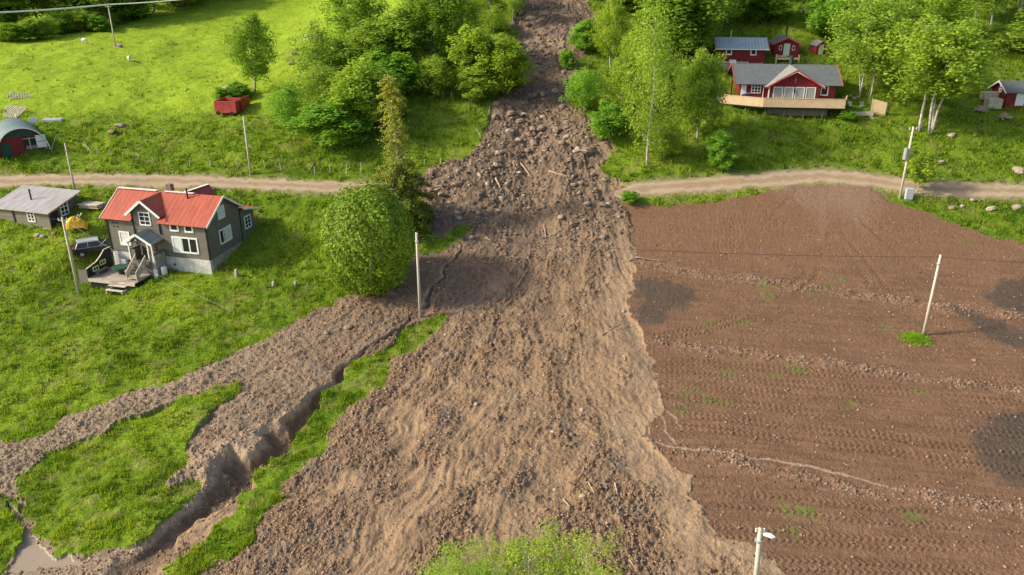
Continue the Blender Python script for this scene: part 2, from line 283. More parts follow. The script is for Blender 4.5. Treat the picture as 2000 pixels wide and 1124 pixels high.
def groundmat(name, var, sc1, sc2, bump, rough, spec=.25, dist=.12):
    m, t, p = newmat(name); L = t.links
    at = t.nodes.new('ShaderNodeAttribute'); at.attribute_name = 'Col'; tc = t.nodes.new('ShaderNodeTexCoord')
    n = t.nodes.new('ShaderNodeTexNoise'); n.inputs['Scale'].default_value = sc1; n.inputs['Detail'].default_value = 8; n.inputs['Roughness'].default_value = .7
    v = t.nodes.new('ShaderNodeTexVoronoi'); v.inputs['Scale'].default_value = sc2
    L.new(tc.outputs['Object'], n.inputs[0]); L.new(tc.outputs['Object'], v.inputs[0])
    mr = t.nodes.new('ShaderNodeMapRange'); mr.inputs[1].default_value = .3; mr.inputs[2].default_value = .7; mr.inputs[3].default_value = 1-var; mr.inputs[4].default_value = 1+var
    L.new(n.outputs[0], mr.inputs[0])
    mx = t.nodes.new('ShaderNodeVectorMath'); mx.operation = 'SCALE'; L.new(at.outputs['Color'], mx.inputs[0]); L.new(mr.outputs[0], mx.inputs['Scale'])
    L.new(mx.outputs[0], p.inputs['Base Color']); p.inputs['Roughness'].default_value = rough; p.inputs['Specular IOR Level'].default_value = spec
    ad = t.nodes.new('ShaderNodeMath'); ad.operation = 'SUBTRACT'; L.new(n.outputs[0], ad.inputs[0])
    m2 = t.nodes.new('ShaderNodeMath'); m2.operation = 'MULTIPLY'; m2.inputs[1].default_value = .5; L.new(v.outputs['Distance'], m2.inputs[0]); L.new(m2.outputs[0], ad.inputs[1])
    b = t.nodes.new('ShaderNodeBump'); b.inputs['Strength'].default_value = bump; b.inputs['Distance'].default_value = dist
    L.new(ad.outputs[0], b.inputs['Height']); L.new(b.outputs[0], p.inputs['Normal'])
    return m
def leafmat(name, dark, light, trans=.45, rough=.6):
    m, t, p = newmat(name); L = t.links
    at = t.nodes.new('ShaderNodeAttribute'); at.attribute_name = 'v'
    r = t.nodes.new('ShaderNodeValToRGB'); r.color_ramp.elements[0].color = (*dark, 1); r.color_ramp.elements[1].color = (*light, 1)
    L.new(at.outputs['Fac'], r.inputs[0])
    oi = t.nodes.new('ShaderNodeObjectInfo'); mx = t.nodes.new('ShaderNodeMixRGB'); mx.blend_type = 'MULTIPLY'; mx.inputs[0].default_value = 1
    L.new(r.outputs[0], mx.inputs[1]); L.new(oi.outputs['Color'], mx.inputs[2])
    L.new(mx.outputs[0], p.inputs['Base Color']); p.inputs['Roughness'].default_value = rough; p.inputs['Specular IOR Level'].default_value = .25
    tr = t.nodes.new('ShaderNodeBsdfTranslucent'); ms = t.nodes.new('ShaderNodeMixShader'); ms.inputs[0].default_value = trans
    g = t.nodes.new('ShaderNodeMixRGB'); g.blend_type = 'MULTIPLY'; g.inputs[0].default_value = 1; g.inputs[2].default_value = (1.25, 1.15, .6, 1)
    L.new(mx.outputs[0], g.inputs[1]); L.new(g.outputs[0], tr.inputs[0])
    L.new(p.outputs[0], ms.inputs[1]); L.new(tr.outputs[0], ms.inputs[2]); L.new(ms.outputs[0], t.nodes['Material Output'].inputs[0])
    return m
M_meadow = groundmat('meadow_soil', .35, 2.5, 6, .8, .95, .05)
M_mud = groundmat('slide_mud', .26, 4.0, 7.0, .6, .88, .12, .12)
M_field = groundmat('field_soil', .22, 4.0, 6.0, .8, .85, .15)
M_road = groundmat('road_gravel', .14, 5.0, 12, .4, .92, .1, .04)
M_water = groundmat('muddy_water', .06, .6, 1.0, .05, .45, .2, .02)
M_grass = leafmat('grass_blades', (.100,.190,.012), (.41,.52,.036), .47)
M_leaf = leafmat('leaf_green', (.120,.225,.026), (.39,.54,.070), .55)
M_leaf2 = leafmat('leaf_round_bush', (.055,.135,.010), (.34,.47,.040), .40)
M_spruce = leafmat('spruce_needles', (.045,.085,.010), (.24,.27,.04), .3)
M_birch = mat('birch_bark', (.62,.58,.50), .8, scale=3.5, stretch=(1, 1, 3), c2=(.14,.12,.10))
M_bark = mat('grey_bark', (.20,.16,.12), .9, .4, 5)
M_rock = mat('rock_brown', (.23,.165,.12), .85, .35, 2.5, .4)
M_rockl = mat('rock_pale', (.36,.29,.22), .85, .3, 2.5, .4)
M_pole = mat('pole_wood', (.50,.44,.36), .8, .2, 4, stretch=(4, 4, .6))
M_log = mat('log_wood', (.38,.28,.19), .85, .35, 4)
M_white = mat('white_paint', (.78,.77,.73), .5, .06, 3)
M_greyw = mat('grey_siding', (.165,.150,.125), .8, .15, 1.2, .35, planks=('Z', .16, .35))
M_greyw2 = mat('weathered_siding', (.20,.18,.14), .85, .25, 1.5, .35, stretch=(1, 1, 6), planks=('X', .16, .35))
M_redroof = mat('red_metal_roof', (.36,.078,.042), .5, .24, .7, .35, stretch=(3, .5, 1), planks=('X', .55, .38))
M_redroof2 = mat('dark_red_roof', (.28,.055,.045), .5, .12, 1.0, .2, planks=('X', .3, .2))
M_ridge = mat('ridge_white', (.72,.60,.55), .5, .2, 3)
M_found = mat('whitewash', (.66,.64,.60), .85, scale=1.6, bump=.4, c2=(.38,.36,.33))
M_stone = mat('field_stone', (.32,.28,.24), .9, .5, 2.2, .6)
M_glass = mat('window_glass', (.02,.025,.03), .12, .3, 2, spec=.6)
M_curt = mat('curtain', (.62,.64,.62), .6, .1, 6)
M_shut = mat('grey_shutter', (.30,.33,.31), .6, .08, 4, .2, planks=('Z', .08, .2))
M_tin = mat('corrugated_tin', (.42,.43,.43), .5, scale=1.1, bump=.5, stretch=(1.6, .3, 1), metal=.2, c2=(.30,.225,.195), planks=('X', .18, .22))
M_tin2 = mat('glossy_tin', (.42,.46,.46), .4, .12, 1.0, .4, metal=.25, planks=('X', .45, .45))
M_slate = mat('dark_striped_slate', (.16,.19,.19), .45, .4, 1.2, .2, stretch=(2, .4, 1), planks=('X', .32, .4))
M_felt = mat('grey_felt', (.105,.115,.12), .85, .15, 1.5)
M_felt2 = mat('pale_felt', (.22,.225,.20), .85, .12, 1.5)
M_red = mat('red_wood', (.19,.017,.022), .7, .2, 1.5, .3, planks=('Z', .18, .3))
M_redv = mat('red_boards', (.20,.022,.022), .7, .25, 2, .3, planks=('X', .14, .35))
M_redtrim = mat('red_trim', (.42,.09,.08), .6, .1, 2)
M_rust = mat('red_container_paint', (.36,.05,.045), .6, .35, 1.2, .5, planks=('X', .30, .3))
M_deck = mat('new_timber', (.66,.48,.29), .75, .12, 2, .3, planks=('Z', .14, .22))
M_deckf = mat('deck_boards', (.36,.30,.24), .85, .2, 2, .3, planks=('X', .15, .35))
M_deckn = mat('terrace_boards', (.20,.19,.18), .85, .2, 2, .3, planks=('X', .15, .35))
M_plank = mat('old_plank', (.48,.42,.33), .85, .3, 3)
M_black = mat('black', (.02,.02,.022), .5, .3, 3)
M_dkgreen = mat('dark_green_tarp', (.02,.06,.045), .6, .4, 3, .3)
M_gdoor = mat('green_door', (.02,.07,.05), .7, .2, 3)
M_mint = mat('mint_door', (.48,.60,.47), .6, .05, 3)
M_yel = mat('yellow_tarp', (.75,.42,.03), .5, .15, 2, .5)
M_car = mat('car_paint', (.045,.05,.052), .25, .1, 2, metal=.5, spec=.6)
M_silver = mat('silver', (.50,.51,.52), .35, .1, 2, metal=.5)
M_tl = mat('tail_light_red', (.45,.02,.03), .3, .1, 2)
M_tyre = mat('rubber', (.02,.02,.02), .9, .1, 4)
M_wire = mat('wire', (.05,.045,.04), .6, .1, 4)
M_wirel = mat('pale_wire', (.62,.62,.60), .5, .1, 4)
M_wool = mat('wool', (.70,.66,.56), .95, .15, 8, .5)
M_face = mat('sheep_face', (.35,.30,.25), .9, .1, 8)
M_chart = mat('lime_paint', (.62,.72,.24), .6, .05, 3)
M_box = mat('grey_cabinet', (.42,.46,.47), .5, .08, 3)
M_brick = mat('chimney_brick', (.20,.14,.12), .9, .5, 4, .4)

# ------------------------------------------------------------------ builders
def link(o): COL.objects.link(o); return o
def tag(o, label, cat, group=None, kind=None):
    o['label'] = label; o['category'] = cat
    if group: o['group'] = group
    if kind: o['kind'] = kind
    return o
def thing(name, label, cat, loc, rz=0, group=None):
    o = link(bpy.data.objects.new(name, None)); o.location = loc; o.rotation_euler = (0, 0, math.radians(rz)); o.empty_display_size = .3
    return tag(o, label, cat, group)
def npmesh(name, V, Fc, m, smooth=False, attrs=None):
    V = np.asarray(V, dtype=np.float32); Fc = np.asarray(Fc, dtype=np.int32); n = Fc.shape[1]
    me = bpy.data.meshes.new(name); me.vertices.add(len(V)); me.vertices.foreach_set('co', V.ravel())
    me.loops.add(Fc.size); me.loops.foreach_set('vertex_index', Fc.ravel()); me.polygons.add(len(Fc))
    me.polygons.foreach_set('loop_start', np.arange(0, Fc.size, n, dtype=np.int32)); me.polygons.foreach_set('loop_total', np.full(len(Fc), n, dtype=np.int32))
    if smooth: me.polygons.foreach_set('use_smooth', np.ones(len(Fc), bool))
    for k, (typ, dom, arr) in (attrs or {}).items():
        a = me.attributes.new(k, typ, dom); a.data.foreach_set('color' if typ == 'FLOAT_COLOR' else 'value', np.ascontiguousarray(arr, dtype=np.float32).ravel())
    me.materials.append(m); me.update(calc_edges=True); return me
class MB:
    def __init__(s): s.v = []; s.f = []
    def add(s, vs, fs):
        o = len(s.v); s.v += [tuple(float(c) for c in v) for v in vs]; s.f += [tuple(i+o for i in f) for f in fs]; return s
    def box(s, x0, x1, y0, y1, z0, z1):
        return s.add([(x0,y0,z0),(x1,y0,z0),(x1,y1,z0),(x0,y1,z0),(x0,y0,z1),(x1,y0,z1),(x1,y1,z1),(x0,y1,z1)],
                     [(0,3,2,1),(4,5,6,7),(0,1,5,4),(1,2,6,5),(2,3,7,6),(3,0,4,7)])
    def slab(s, quad, th):                     # thick sheet under four points (counter clockwise from above)
        q = [Vector(p) for p in quad]; n = (q[1]-q[0]).cross(q[2]-q[0]).normalized()*th
        return s.add(q+[p-n for p in q], [(0,1,2,3),(7,6,5,4),(0,4,5,1),(1,5,6,2),(2,6,7,3),(3,7,4,0)])
    def prism(s, poly, axis, a, b):            # polygon extruded along axis
        n = len(poly)
        def P(p, t): return (t, p[0], p[1]) if axis == 'x' else ((p[0], t, p[1]) if axis == 'y' else (p[0], p[1], t))
        return s.add([P(p, a) for p in poly]+[P(p, b) for p in poly], [tuple(range(n))[::-1], tuple(range(n, 2*n))]+[(i, (i+1) % n, (i+1) % n+n, i+n) for i in range(n)])
    def tube(s, pts, r, n=8, cap=True):
        pts = [Vector(p) for p in pts]; R = r if isinstance(r, (list, tuple)) else [r]*len(pts); vs = []; fs = []
        for i, p in enumerate(pts):
            d = (pts[min(i+1, len(pts)-1)]-pts[max(i-1, 0)]).normalized(); a = d.orthogonal().normalized() if abs(d.z) < .99 else Vector((1, 0, 0)); a = (a-d*a.dot(d)).normalized(); b = d.cross(a)
            for k in range(n):
                t = 2*math.pi*k/n; vs.append(p+(a*math.cos(t)+b*math.sin(t))*R[i])
        for i in range(len(pts)-1):
            for k in range(n): fs.append((i*n+k, i*n+(k+1) % n, (i+1)*n+(k+1) % n, (i+1)*n+k))
        if cap: fs += [tuple(range(n))[::-1], tuple(range((len(pts)-1)*n, len(pts)*n))]
        return s.add(vs, fs)
    def bar(s, p, q, wd, ht):                  # board from p to q
        p, q = Vector(p), Vector(q); d = (q-p).normalized(); u = d.cross(Vector((0, 0, 1)))
        u = (u.normalized() if u.length > .01 else Vector((1, 0, 0))); v = u.cross(d); vs = []
        for e in (p, q):
            for a, b in ((-1,-1),(1,-1),(1,1),(-1,1)): vs.append(e+u*a*wd/2+v*b*ht/2)
        return s.add(vs, [(0,3,2,1),(4,5,6,7),(0,1,5,4),(1,2,6,5),(2,3,7,6),(3,0,4,7)])
    def ball(s, c, rx, ry, rz, n=10, m=7, jit=0, sd=0):
        R = random.Random(sd); vs = []; fs = []
        for i in range(m+1):
            for k in range(n):
                a = math.pi*i/m; b = 2*math.pi*k/n; j = 1+R.uniform(-jit, jit)
                vs.append((c[0]+rx*j*math.sin(a)*math.cos(b), c[1]+ry*j*math.sin(a)*math.sin(b), c[2]+rz*j*math.cos(a)))
        for i in range(m):
            for k in range(n): fs.append((i*n+k, (i+1)*n+k, (i+1)*n+(k+1) % n, i*n+(k+1) % n))
        return s.add(vs, fs)
    def build(s, name, m, parent=None, smooth=False, bev=0):
        me = bpy.data.meshes.new(name); me.from_pydata(s.v, [], s.f); me.materials.append(m)
        if smooth:
            for p in me.polygons: p.use_smooth = True
        me.update(); o = link(bpy.data.objects.new(name, me))
        if parent: o.parent = parent
        if bev:
            b = o.modifiers.new('bevel', 'BEVEL'); b.width = bev; b.segments = 2; b.limit_method = 'ANGLE'
        return o
def copy_tree(o, parent=None):
    c = o.copy(); COL.objects.link(c)
    if parent: c.parent = parent
    for ch in [k for k in o.children]: copy_tree(ch, c)
    return c
FACE = {'front': ((1,0,0), (0,-1,0)), 'back': ((-1,0,0), (0,1,0)), 'right': ((0,1,0), (1,0,0)), 'left': ((0,-1,0), (-1,0,0))}
def window(par, c, wd, ht, face='front', cols=2, rows=2, frame=.11, mun=.05, m=None, pane=None, name='window'):
    u, n = [Vector(k) for k in FACE[face]]; c = Vector(c); z = Vector((0, 0, 1))
    def ob(b, cu, cz, hu, hz, d0, d1):
        vs = []
        for d in (d0, d1):
            for a, e in ((-1,-1),(1,-1),(1,1),(-1,1)): vs.append(c+u*(cu+a*hu)+z*(cz+e*hz)+n*d)
        b.add(vs, [(0,3,2,1),(4,5,6,7),(0,1,5,4),(1,2,6,5),(2,3,7,6),(3,0,4,7)])
    f = MB()
    ob(f, -wd/2+frame/2, 0, frame/2, ht/2, -.03, .06); ob(f, wd/2-frame/2, 0, frame/2, ht/2, -.03, .06)
    ob(f, 0, ht/2-frame/2, wd/2-frame, frame/2, -.03, .06); ob(f, 0, -ht/2+frame/2, wd/2-frame+.0, frame/2, -.03, .09)
    for i in range(1, cols): ob(f, -wd/2+wd*i/cols, 0, mun/2, ht/2-frame, .0, .05)
    for j in range(1, rows): ob(f, 0, -ht/2+ht*j/rows, wd/2-frame, mun/2, .0, .043)
    fo = f.build(name, m or M_white, par)
    g = MB(); ob(g, 0, 0, wd/2-frame, ht/2-frame, -.02, .015); g.build('pane', pane or M_glass, fo)
    return fo
def add_wire(a, b, sag, r, m, label, n=24, name='power_line'):
    a, b = Vector(a), Vector(b); pts = []
    for i in range(n+1):
        t = i/n; p = a.lerp(b, t); p.z -= sag*4*t*(1-t); pts.append(p)
    o = MB().tube(pts, r, 5).build(name, m); return tag(o, label, 'power line')

# ------------------------------------------------------------------ the ground
def make_ground():
    s = np.concatenate([-.70-np.geomspace(.01, 4, 26)[::-1], np.linspace(-.70, .70, 1180), .70+np.geomspace(.01, 4, 26)])
    hs = [34.0]
    while hs[-1] < 195: hs.append(hs[-1]+.00155*(hs[-1]*CT+14))
    hs = np.array(list(np.linspace(-40, 33.5, 24))+hs+list(np.geomspace(197, 2600, 40)))
    Hh, Ss = np.meshgrid(hs, s, indexing='ij'); X = Ss*(np.maximum(Hh, 25)*CT+14); Y = Hh
    x, y = X.ravel(), Y.ravel(); z = np.empty(x.shape); cls = np.empty(x.shape, int); col = np.ones((len(x), 4), np.float32)
    for i in range(0, len(x), 120000):
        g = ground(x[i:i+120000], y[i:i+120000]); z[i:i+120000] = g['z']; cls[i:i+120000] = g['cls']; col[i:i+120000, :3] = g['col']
    nr, nc = X.shape; idx = np.arange(nr*nc).reshape(nr, nc)
    q = np.stack([idx[:-1, :-1], idx[:-1, 1:], idx[1:, 1:], idx[1:, :-1]], -1).reshape(-1, 4)
    fc = cls[q]; c0 = fc[:, 0]
    V = np.stack([x, y, z], -1)
    for k, name, m in ((0, 'meadow_ground', M_meadow), (1, 'landslide_mud', M_mud), (2, 'ploughed_field', M_field), (3, 'gravel_road', M_road), (4, 'muddy_water', M_water)):
        qs = q[c0 == k]; u, inv = np.unique(qs, return_inverse=True)
        me = npmesh(name, V[u], inv.reshape(-1, 4), m, True, {'Col': ('FLOAT_COLOR', 'POINT', col[u])})
        o = link(bpy.data.objects.new(name, me)); o['kind'] = 'structure'
make_ground()

# ------------------------------------------------------------------ foliage meshes
def leafquads(C, N, size, asp=.6, rng=None, jit=.35):
    n = len(C); r = rng.normal(size=(n, 3)); N = N+rng.normal(size=(n, 3))*.55; N /= np.linalg.norm(N, axis=1)[:, None]+1e-9
    a = np.cross(N, r); a /= np.linalg.norm(a, axis=1)[:, None]+1e-9; b = np.cross(N, a)
    s = (size*(1+jit*rng.uniform(-1, 1, n)))[:, None]; a = a*s*.5; b = b*s*asp*.5
    V = np.stack([C-a, C-b, C+a, C+b], 1).reshape(-1, 3); return V, np.arange(4*n).reshape(n, 4)
PRO = {}
def crown_mesh(kind, seed):
    """mesh for a tree of height 10 and crown width 5; returns crown mesh, trunk mesh"""
    g = np.random.RandomState(seed); C = []; R = []; tr = MB()
    def stem(x0, y0, x1, y1, h, r, limbs, lo, rad, droop=0, up=.35):
        k = 9; ph = g.rand()*6
        pts = [(x0+(x1-x0)*i/k+.12*math.sin(ph+i*.9), y0+(y1-y0)*i/k+.12*math.cos(ph+i*.8), -.3+(h+.3)*i/k) for i in range(k+1)]
        tr.tube(pts, [r*(1-.9*i/k)+.01 for i in range(k+1)], 7)
        for i in range(limbs):
            t = lo+(1-lo)*((i+g.rand())/limbs)**.9; j = min(int(t*k), k-1); f = t*k-j
            p = np.array(pts[j])*(1-f)+np.array(pts[j+1])*f; a = i*2.4+g.rand()
            Lr = rad(t)*(.55+.6*g.rand()); e = p+np.array([math.cos(a)*Lr, math.sin(a)*Lr, up*Lr*(1-droop)-droop*.2*Lr])
            tr.tube([p, (p+e)/2+np.array([0, 0, .12*Lr]), e], [max(.012, r*.3*(1.1-t)), .02, .008], 4, False)
            for u in np.linspace(.35, 1, 3+int(Lr*1.2)):
                q = p*(1-u)+e*u+g.normal(size=3)*np.array([.2, .2, .34]); q[2] += .1*Lr*math.sin(u*3.1)
                C.append(q); R.append((.30+.22*g.rand())*(.7+.5*u)*(.8+.25*Lr))
                if droop > .3:
                    for d in range(2): C.append(q-np.array([0, 0, .5+.5*d])); R.append(.32)
    sizes = .20; n = 7000; asp = .62
    if kind == 'birch':
        stem(0, 0, .2, 0, 9.9, .13, 46, .22, lambda t: 2.3*math.sin(math.pi*min(1, (t-.12)/.88)**.8)**.8+.15); 
    elif kind == 'birch_tall':
        stem(0, 0, -.1, .1, 9.9, .11, 60, .16, lambda t: 2.2*(math.sin(math.pi*min(1, (t-.06)/.94))**.6)+.15); n = 6500; sizes = .15
    elif kind == 'clump':
        for a in range(5): stem(.3*math.cos(a*1.26), .3*math.sin(a*1.26), 1.3*math.cos(a*1.26), 1.1*math.sin(a*1.26), 8.2+1.6*g.rand(), .075, 17, .36, lambda t: 1.35*math.sin(math.pi*min(1, (t-.25)/.76))**.7+.25)
        n = 12000; sizes = .19
    elif kind == 'pair':
        for a in range(3): stem(.45*math.cos(a*2.1), .3*math.sin(a*2.1), .9*math.cos(a*2.1), .8*math.sin(a*2.1), 8.4+1.5*g.rand(), .06, 22, .33, lambda t: 1.5*math.sin(math.pi*min(1, (t-.25)/.76))**.7+.25, .25)
        n = 10000; sizes = .17
    elif kind == 'bushy':
        for a in range(4): stem(.2*math.cos(a*1.6), .2*math.sin(a*1.6), 1.0*math.cos(a*1.6), 1.0*math.sin(a*1.6), 6.9+3.0*g.rand(), .10, 20, .08, lambda t: 1.45*math.sin(math.pi*min(1, (t+.18)/1.18))**.7+.12, 0, .75)
        n = 9500; sizes = .24
    elif kind == 'airy':
        for a in range(2): stem(.2*a, 0, .5*a-.3, .3*a, 9.6-a*1.5, .09, 34, .12, lambda t: 2.1*math.sin(math.pi*min(1, (t+.05)/1.05))**.7+.1)
        n = 5200; sizes = .20
    elif kind == 'weep':
        stem(0, 0, .1, 0, 9.6, .14, 40, .38, lambda t: 2.0*math.sin(math.pi*min(1, (t-.1)/.9))**.5+.2, 1.0); n = 10000; sizes = .19
        for i in range(60):
            a = g.rand()*6.28; r = 1.0+1.1*g.rand()
            for d in range(4): C.append(np.array([r*math.cos(a), r*math.sin(a), 6.5-1.2*d-1.2*g.rand()])); R.append(.33)
    elif kind == 'near':
        for a in range(5): stem(.3*math.cos(a*1.26), .3*math.sin(a*1.26), 1.5*math.cos(a*1.26), 1.5*math.sin(a*1.26), 8.3+1.7*g.rand(), .09, 18, .3, lambda t: 1.25*math.sin(math.pi*min(1, (t-.1)/.95))**.7+.25, 0, .7)
        n = 15000; sizes = .10
    elif kind == 'sapling':
        stem(0, 0, .5, 0, 9.8, .12, 26, .25, lambda t: 2.0*math.sin(math.pi*min(1, (t-.1)/.95))**.8+.1); n = 1500; sizes = .42
    C = np.array(C); R = np.array(R)*1.12; n = int(n*1.5); sizes *= 1.12
    pick = g.choice(len(C), n, p=R**2/np.sum(R**2)); d = g.normal(size=(n, 3)); d /= np.linalg.norm(d, axis=1)[:, None]
    rr = R[pick]*g.rand(n)**.45; P = C[pick]+d*rr[:, None]*np.array([1, 1, 1.35])
    V, Q = leafquads(P, d*.8+np.array([0, 0, .5]), sizes, asp, g)
    wmax = np.percentile(np.abs(V[:, :2]), 96.5); V[:, :2] *= 2.5/wmax
    cl = g.rand(len(C)); vv = np.clip(.15+.45*cl[pick]+.4*g.rand(n)+.12*(P[:, 2]/10-.5), 0, 1)
    me = npmesh('crown', V, Q, M_leaf, False, {'v': ('FLOAT', 'FACE', vv)})
    tm = bpy.data.meshes.new('trunk'); tv = [(a*min(1, 2.5/wmax), b*min(1, 2.5/wmax), c) for a, b, c in tr.v]; tm.from_pydata(tv, [], tr.f)
    tm.materials.append(M_birch if kind in ('birch', 'birch_tall', 'clump', 'pair', 'airy', 'weep', 'near', 'sapling') else M_bark)
    for p in tm.polygons: p.use_smooth = True
    tm.update(); return me, tm
def proto(kind):
    if kind not in PRO:
        k = kind.rstrip('0123456789'); PRO[kind] = crown_mesh(k, hash_(kind))
    return PRO[kind]
def hash_(s): return sum(ord(c)*(i+3) for i, c in enumerate(s)) % 9999
TINT = {'n': (1,1,1), 'd': (.74,.84,.66), 'l': (1.12,1.10,1.0), 'y': (1.15,1.08,.85), 'g': (.85,1.05,.9), 'b': (.95,1.15,1.0), 'p': (1.1,1.1,1.25)}
trn = random.Random(4)
def tree(bx, by, ty, wpx, kind, tint, label, name='deciduous_tree', cat='tree', group=None, h=None, base=None, lean=(0, 0)):
    b = np.array(base) if base is not None else G(bx, by)
    b[2] = gz(b[0], b[1]); z = Zc(*b)
    H = h or hgt(b, ty); Wd = wpx*z/F
    o = thing(name, label, cat, b-np.array([0, 0, .05]), trn.uniform(0, 360), group)
    o.rotation_euler[0] = lean[0]; o.rotation_euler[1] = lean[1]
    if lean != (0, 0): o.rotation_euler[2] = 0
    cm, tm = proto(kind)
    c = link(bpy.data.objects.new('crown', cm)); c.parent = o; c.color = (*TINT[tint], 1); c.scale = (Wd/5, Wd/5, H/10)
    t = link(bpy.data.objects.new('trunk', tm)); t.parent = o; s = max(.5, min(H/10*1.1, Wd/5)); t.scale = (Wd/5, Wd/5, H/10)
    return o
GR = 'leafy trees around the meadow and slide'
TL = [
 (497,184,28,80,'birch1','d','slim birch with pale forked trunk standing behind the red trailer','birch_tree'),
 (628,190,38,88,'airy1','n','airy dull green tree at the upper left edge of the left grove','birch_tree'),
 (702,118,-30,115,'birch2','d','broad dark tree at the back left of the left grove','birch_tree'),
 (690,175,70,95,'bushy2','n','leafy tree in the middle left of the left grove','deciduous_tree'),
 (765,150,18,120,'bushy1','n','big rounded tree at the centre of the left grove','deciduous_tree'),
 (765,190,92,95,'bushy3','g','dense green tree low in the centre of the left grove','deciduous_tree'),
 (842,140,-40,110,'birch3','d','tall dark tree at the back right of the left grove','birch_tree'),
 (906,125,-30,80,'birch1','l','tall light green tree with narrow crown behind the bright trees','birch_tree'),
 (935,175,52,90,'bushy1','l','light green tree left of the slide with a pointed crown','deciduous_tree'),
 (985,185,66,84,'bushy2','y','bright lime tree right at the left edge of the slide','deciduous_tree'),
 (935,195,130,70,'bushy3','l','low bright bushy tree in front of the lime tree by the slide','deciduous_tree'),
 (848,190,105,72,'airy2','l','small light tree beside the upper fence posts','deciduous_tree'),
 (567,250,160,72,'airy1','g','small loose tree below the red trailer','birch_tree'),
 (640,240,118,92,'airy2','n','loose pale tree at the lower left of the left grove','birch_tree'),
 (697,262,118,105,'bushy1','l','bright leafy tree at the lower front of the left grove','deciduous_tree'),
 (740,240,135,85,'bushy3','g','deep green tree just left of the sparse spruce top','deciduous_tree'),
 (655,276,185,118,'bushy2','g','wide low bushy tree at the very front of the left grove','deciduous_tree'),
 (1145,104,36,52,'bushy3','b','green bush standing alone in the slide near its top','bush'),
 (1108,130,96,28,'bushy1','b','smallest round bush in the upper slide','bush'),
 (1140,220,128,66,'airy2','b','soft green bush on the right bank of the upper slide','bush'),
 (1187,272,196,62,'bushy2','g','dark rounded bush low on the right bank of the slide','bush'),
 (1192,135,-5,58,'birch2','y','slim yellow green birch on the right bank at the top','birch_tree'),
 (1215,225,110,58,'airy1','l','light tree left of the tallest birch, behind the dark bush','birch_tree'),
 (1265,322,22,104,'birch_tall1','l','tallest birch with white trunk above the right end of the road','birch_tree'),
 (1236,210,60,66,'birch3','l','pale birch just behind the tallest birch','birch_tree'),
 (1320,118,-60,150,'bushy1','d','big dark tree behind the birches, left of the metal roofed cabin','deciduous_tree'),
 (1360,272,90,80,'weep1','n','drooping birch left of the new timber deck','birch_tree'),
 (1405,330,252,46,'bushy3','g','young round tree on the slope under the deck','bush'),
 (1300,305,240,62,'airy2','n','low loose shrub at the foot of the tallest birch','bush'),
 (1300,180,118,34,'bushy2','g','small green tree between the birches and the picnic table','bush'),
 (1420,48,-60,110,'birch1','d','dark tree behind the left end of the metal roofed cabin','birch_tree'),
 (1490,42,-50,90,'bushy2','d','dark tree above the metal roofed cabin','deciduous_tree'),
 (1620,75,-15,80,'bushy3','g','dense green tree right of the outhouse','deciduous_tree'),
 (1685,192,-10,125,'pair1','p','pale birch trio with thin white trunks beside the timber screen','birch_tree'),
 (1690,90,-60,110,'birch3','l','pale birch behind the birch trio','birch_tree'),
 (1810,257,36,160,'clump1','l','large yellow green birch clump with five white trunks','birch_tree'),
 (1820,85,-45,140,'birch2','l','light birch behind the large birch clump','birch_tree'),
 (1745,150,60,70,'airy1','n','loose tree between the birch trio and the large clump','birch_tree'),
 (1790,375,300,46,'sapling1','y','thin sapling with yellow leaves beside the grey cabinet','sapling'),
 (1905,42,-110,90,'birch_tall1','n','tall birch with bare white trunk at the top right','birch_tree'),
 (1935,50,-110,80,'birch1','n','tall birch with leaning bare trunk at the top right','birch_tree'),
 (1958,30,-110,80,'birch3','d','rearmost bare trunked birch at the top right','birch_tree'),
 (1990,22,-110,90,'birch2','d','birch at the top right corner of the view','birch_tree'),
 (1570,30,-70,90,'birch2','d','dark birch above the small red hut','birch_tree'),
 (965,62,10,55,'airy1','l','small light tree on the left bank near the top of the slide','birch_tree'),
 (1002,48,-60,40,'birch1','n','bare stemmed birch at the left edge of the slide top','birch_tree'),
 (1200,22,-50,90,'bushy1','d','dark tree at the right edge of the slide top','deciduous_tree'),
 (1290,40,-60,110,'birch3','n','tree above the right grove at the top edge','birch_tree'),
 (1370,70,-40,100,'birch2','n','tree right of the big dark tree at the top edge','birch_tree'),
 (960,20,-70,110,'birch2','d','dark tree filling the gap left of the slide top','birch_tree'),
 (15,62,-70,110,'bushy1','d','dark forest edge tree in the top left corner','deciduous_tree'),
 (75,52,-70,100,'birch3','d','second dark forest edge tree from the top left corner','birch_tree'),
 (125,48,-70,100,'birch1','n','lighter forest edge tree left of the far pole','birch_tree'),
 (185,50,-60,110,'bushy2','n','forest edge tree just behind the far pole','deciduous_tree'),
 (245,40,-60,100,'bushy3','d','dark forest edge tree right of the far pole','deciduous_tree'),
 (300,26,-80,100,'birch2','d','forest edge tree above the sheep pasture, third from the far pole','birch_tree'),
 (360,14,-90,100,'bushy1','d','last dark tree of the forest edge, nearest the open pasture top','deciduous_tree'),
 (2050,120,0,150,'bushy1','n','tree just beyond the right edge above the red shed','deciduous_tree'),
]
for r in TL:
    bx, by, ty, wp, k, t, lab = r[:7]; nm = r[7]; lean = (0, 0)
    if nm == 'birch_tree' and by == 184: lean = (0, .05)
    tree(bx, by, ty, wp, k, t, lab, nm, 'bush' if nm == 'bush' else ('sapling' if nm == 'sapling' else 'tree'), GR, lean=lean)
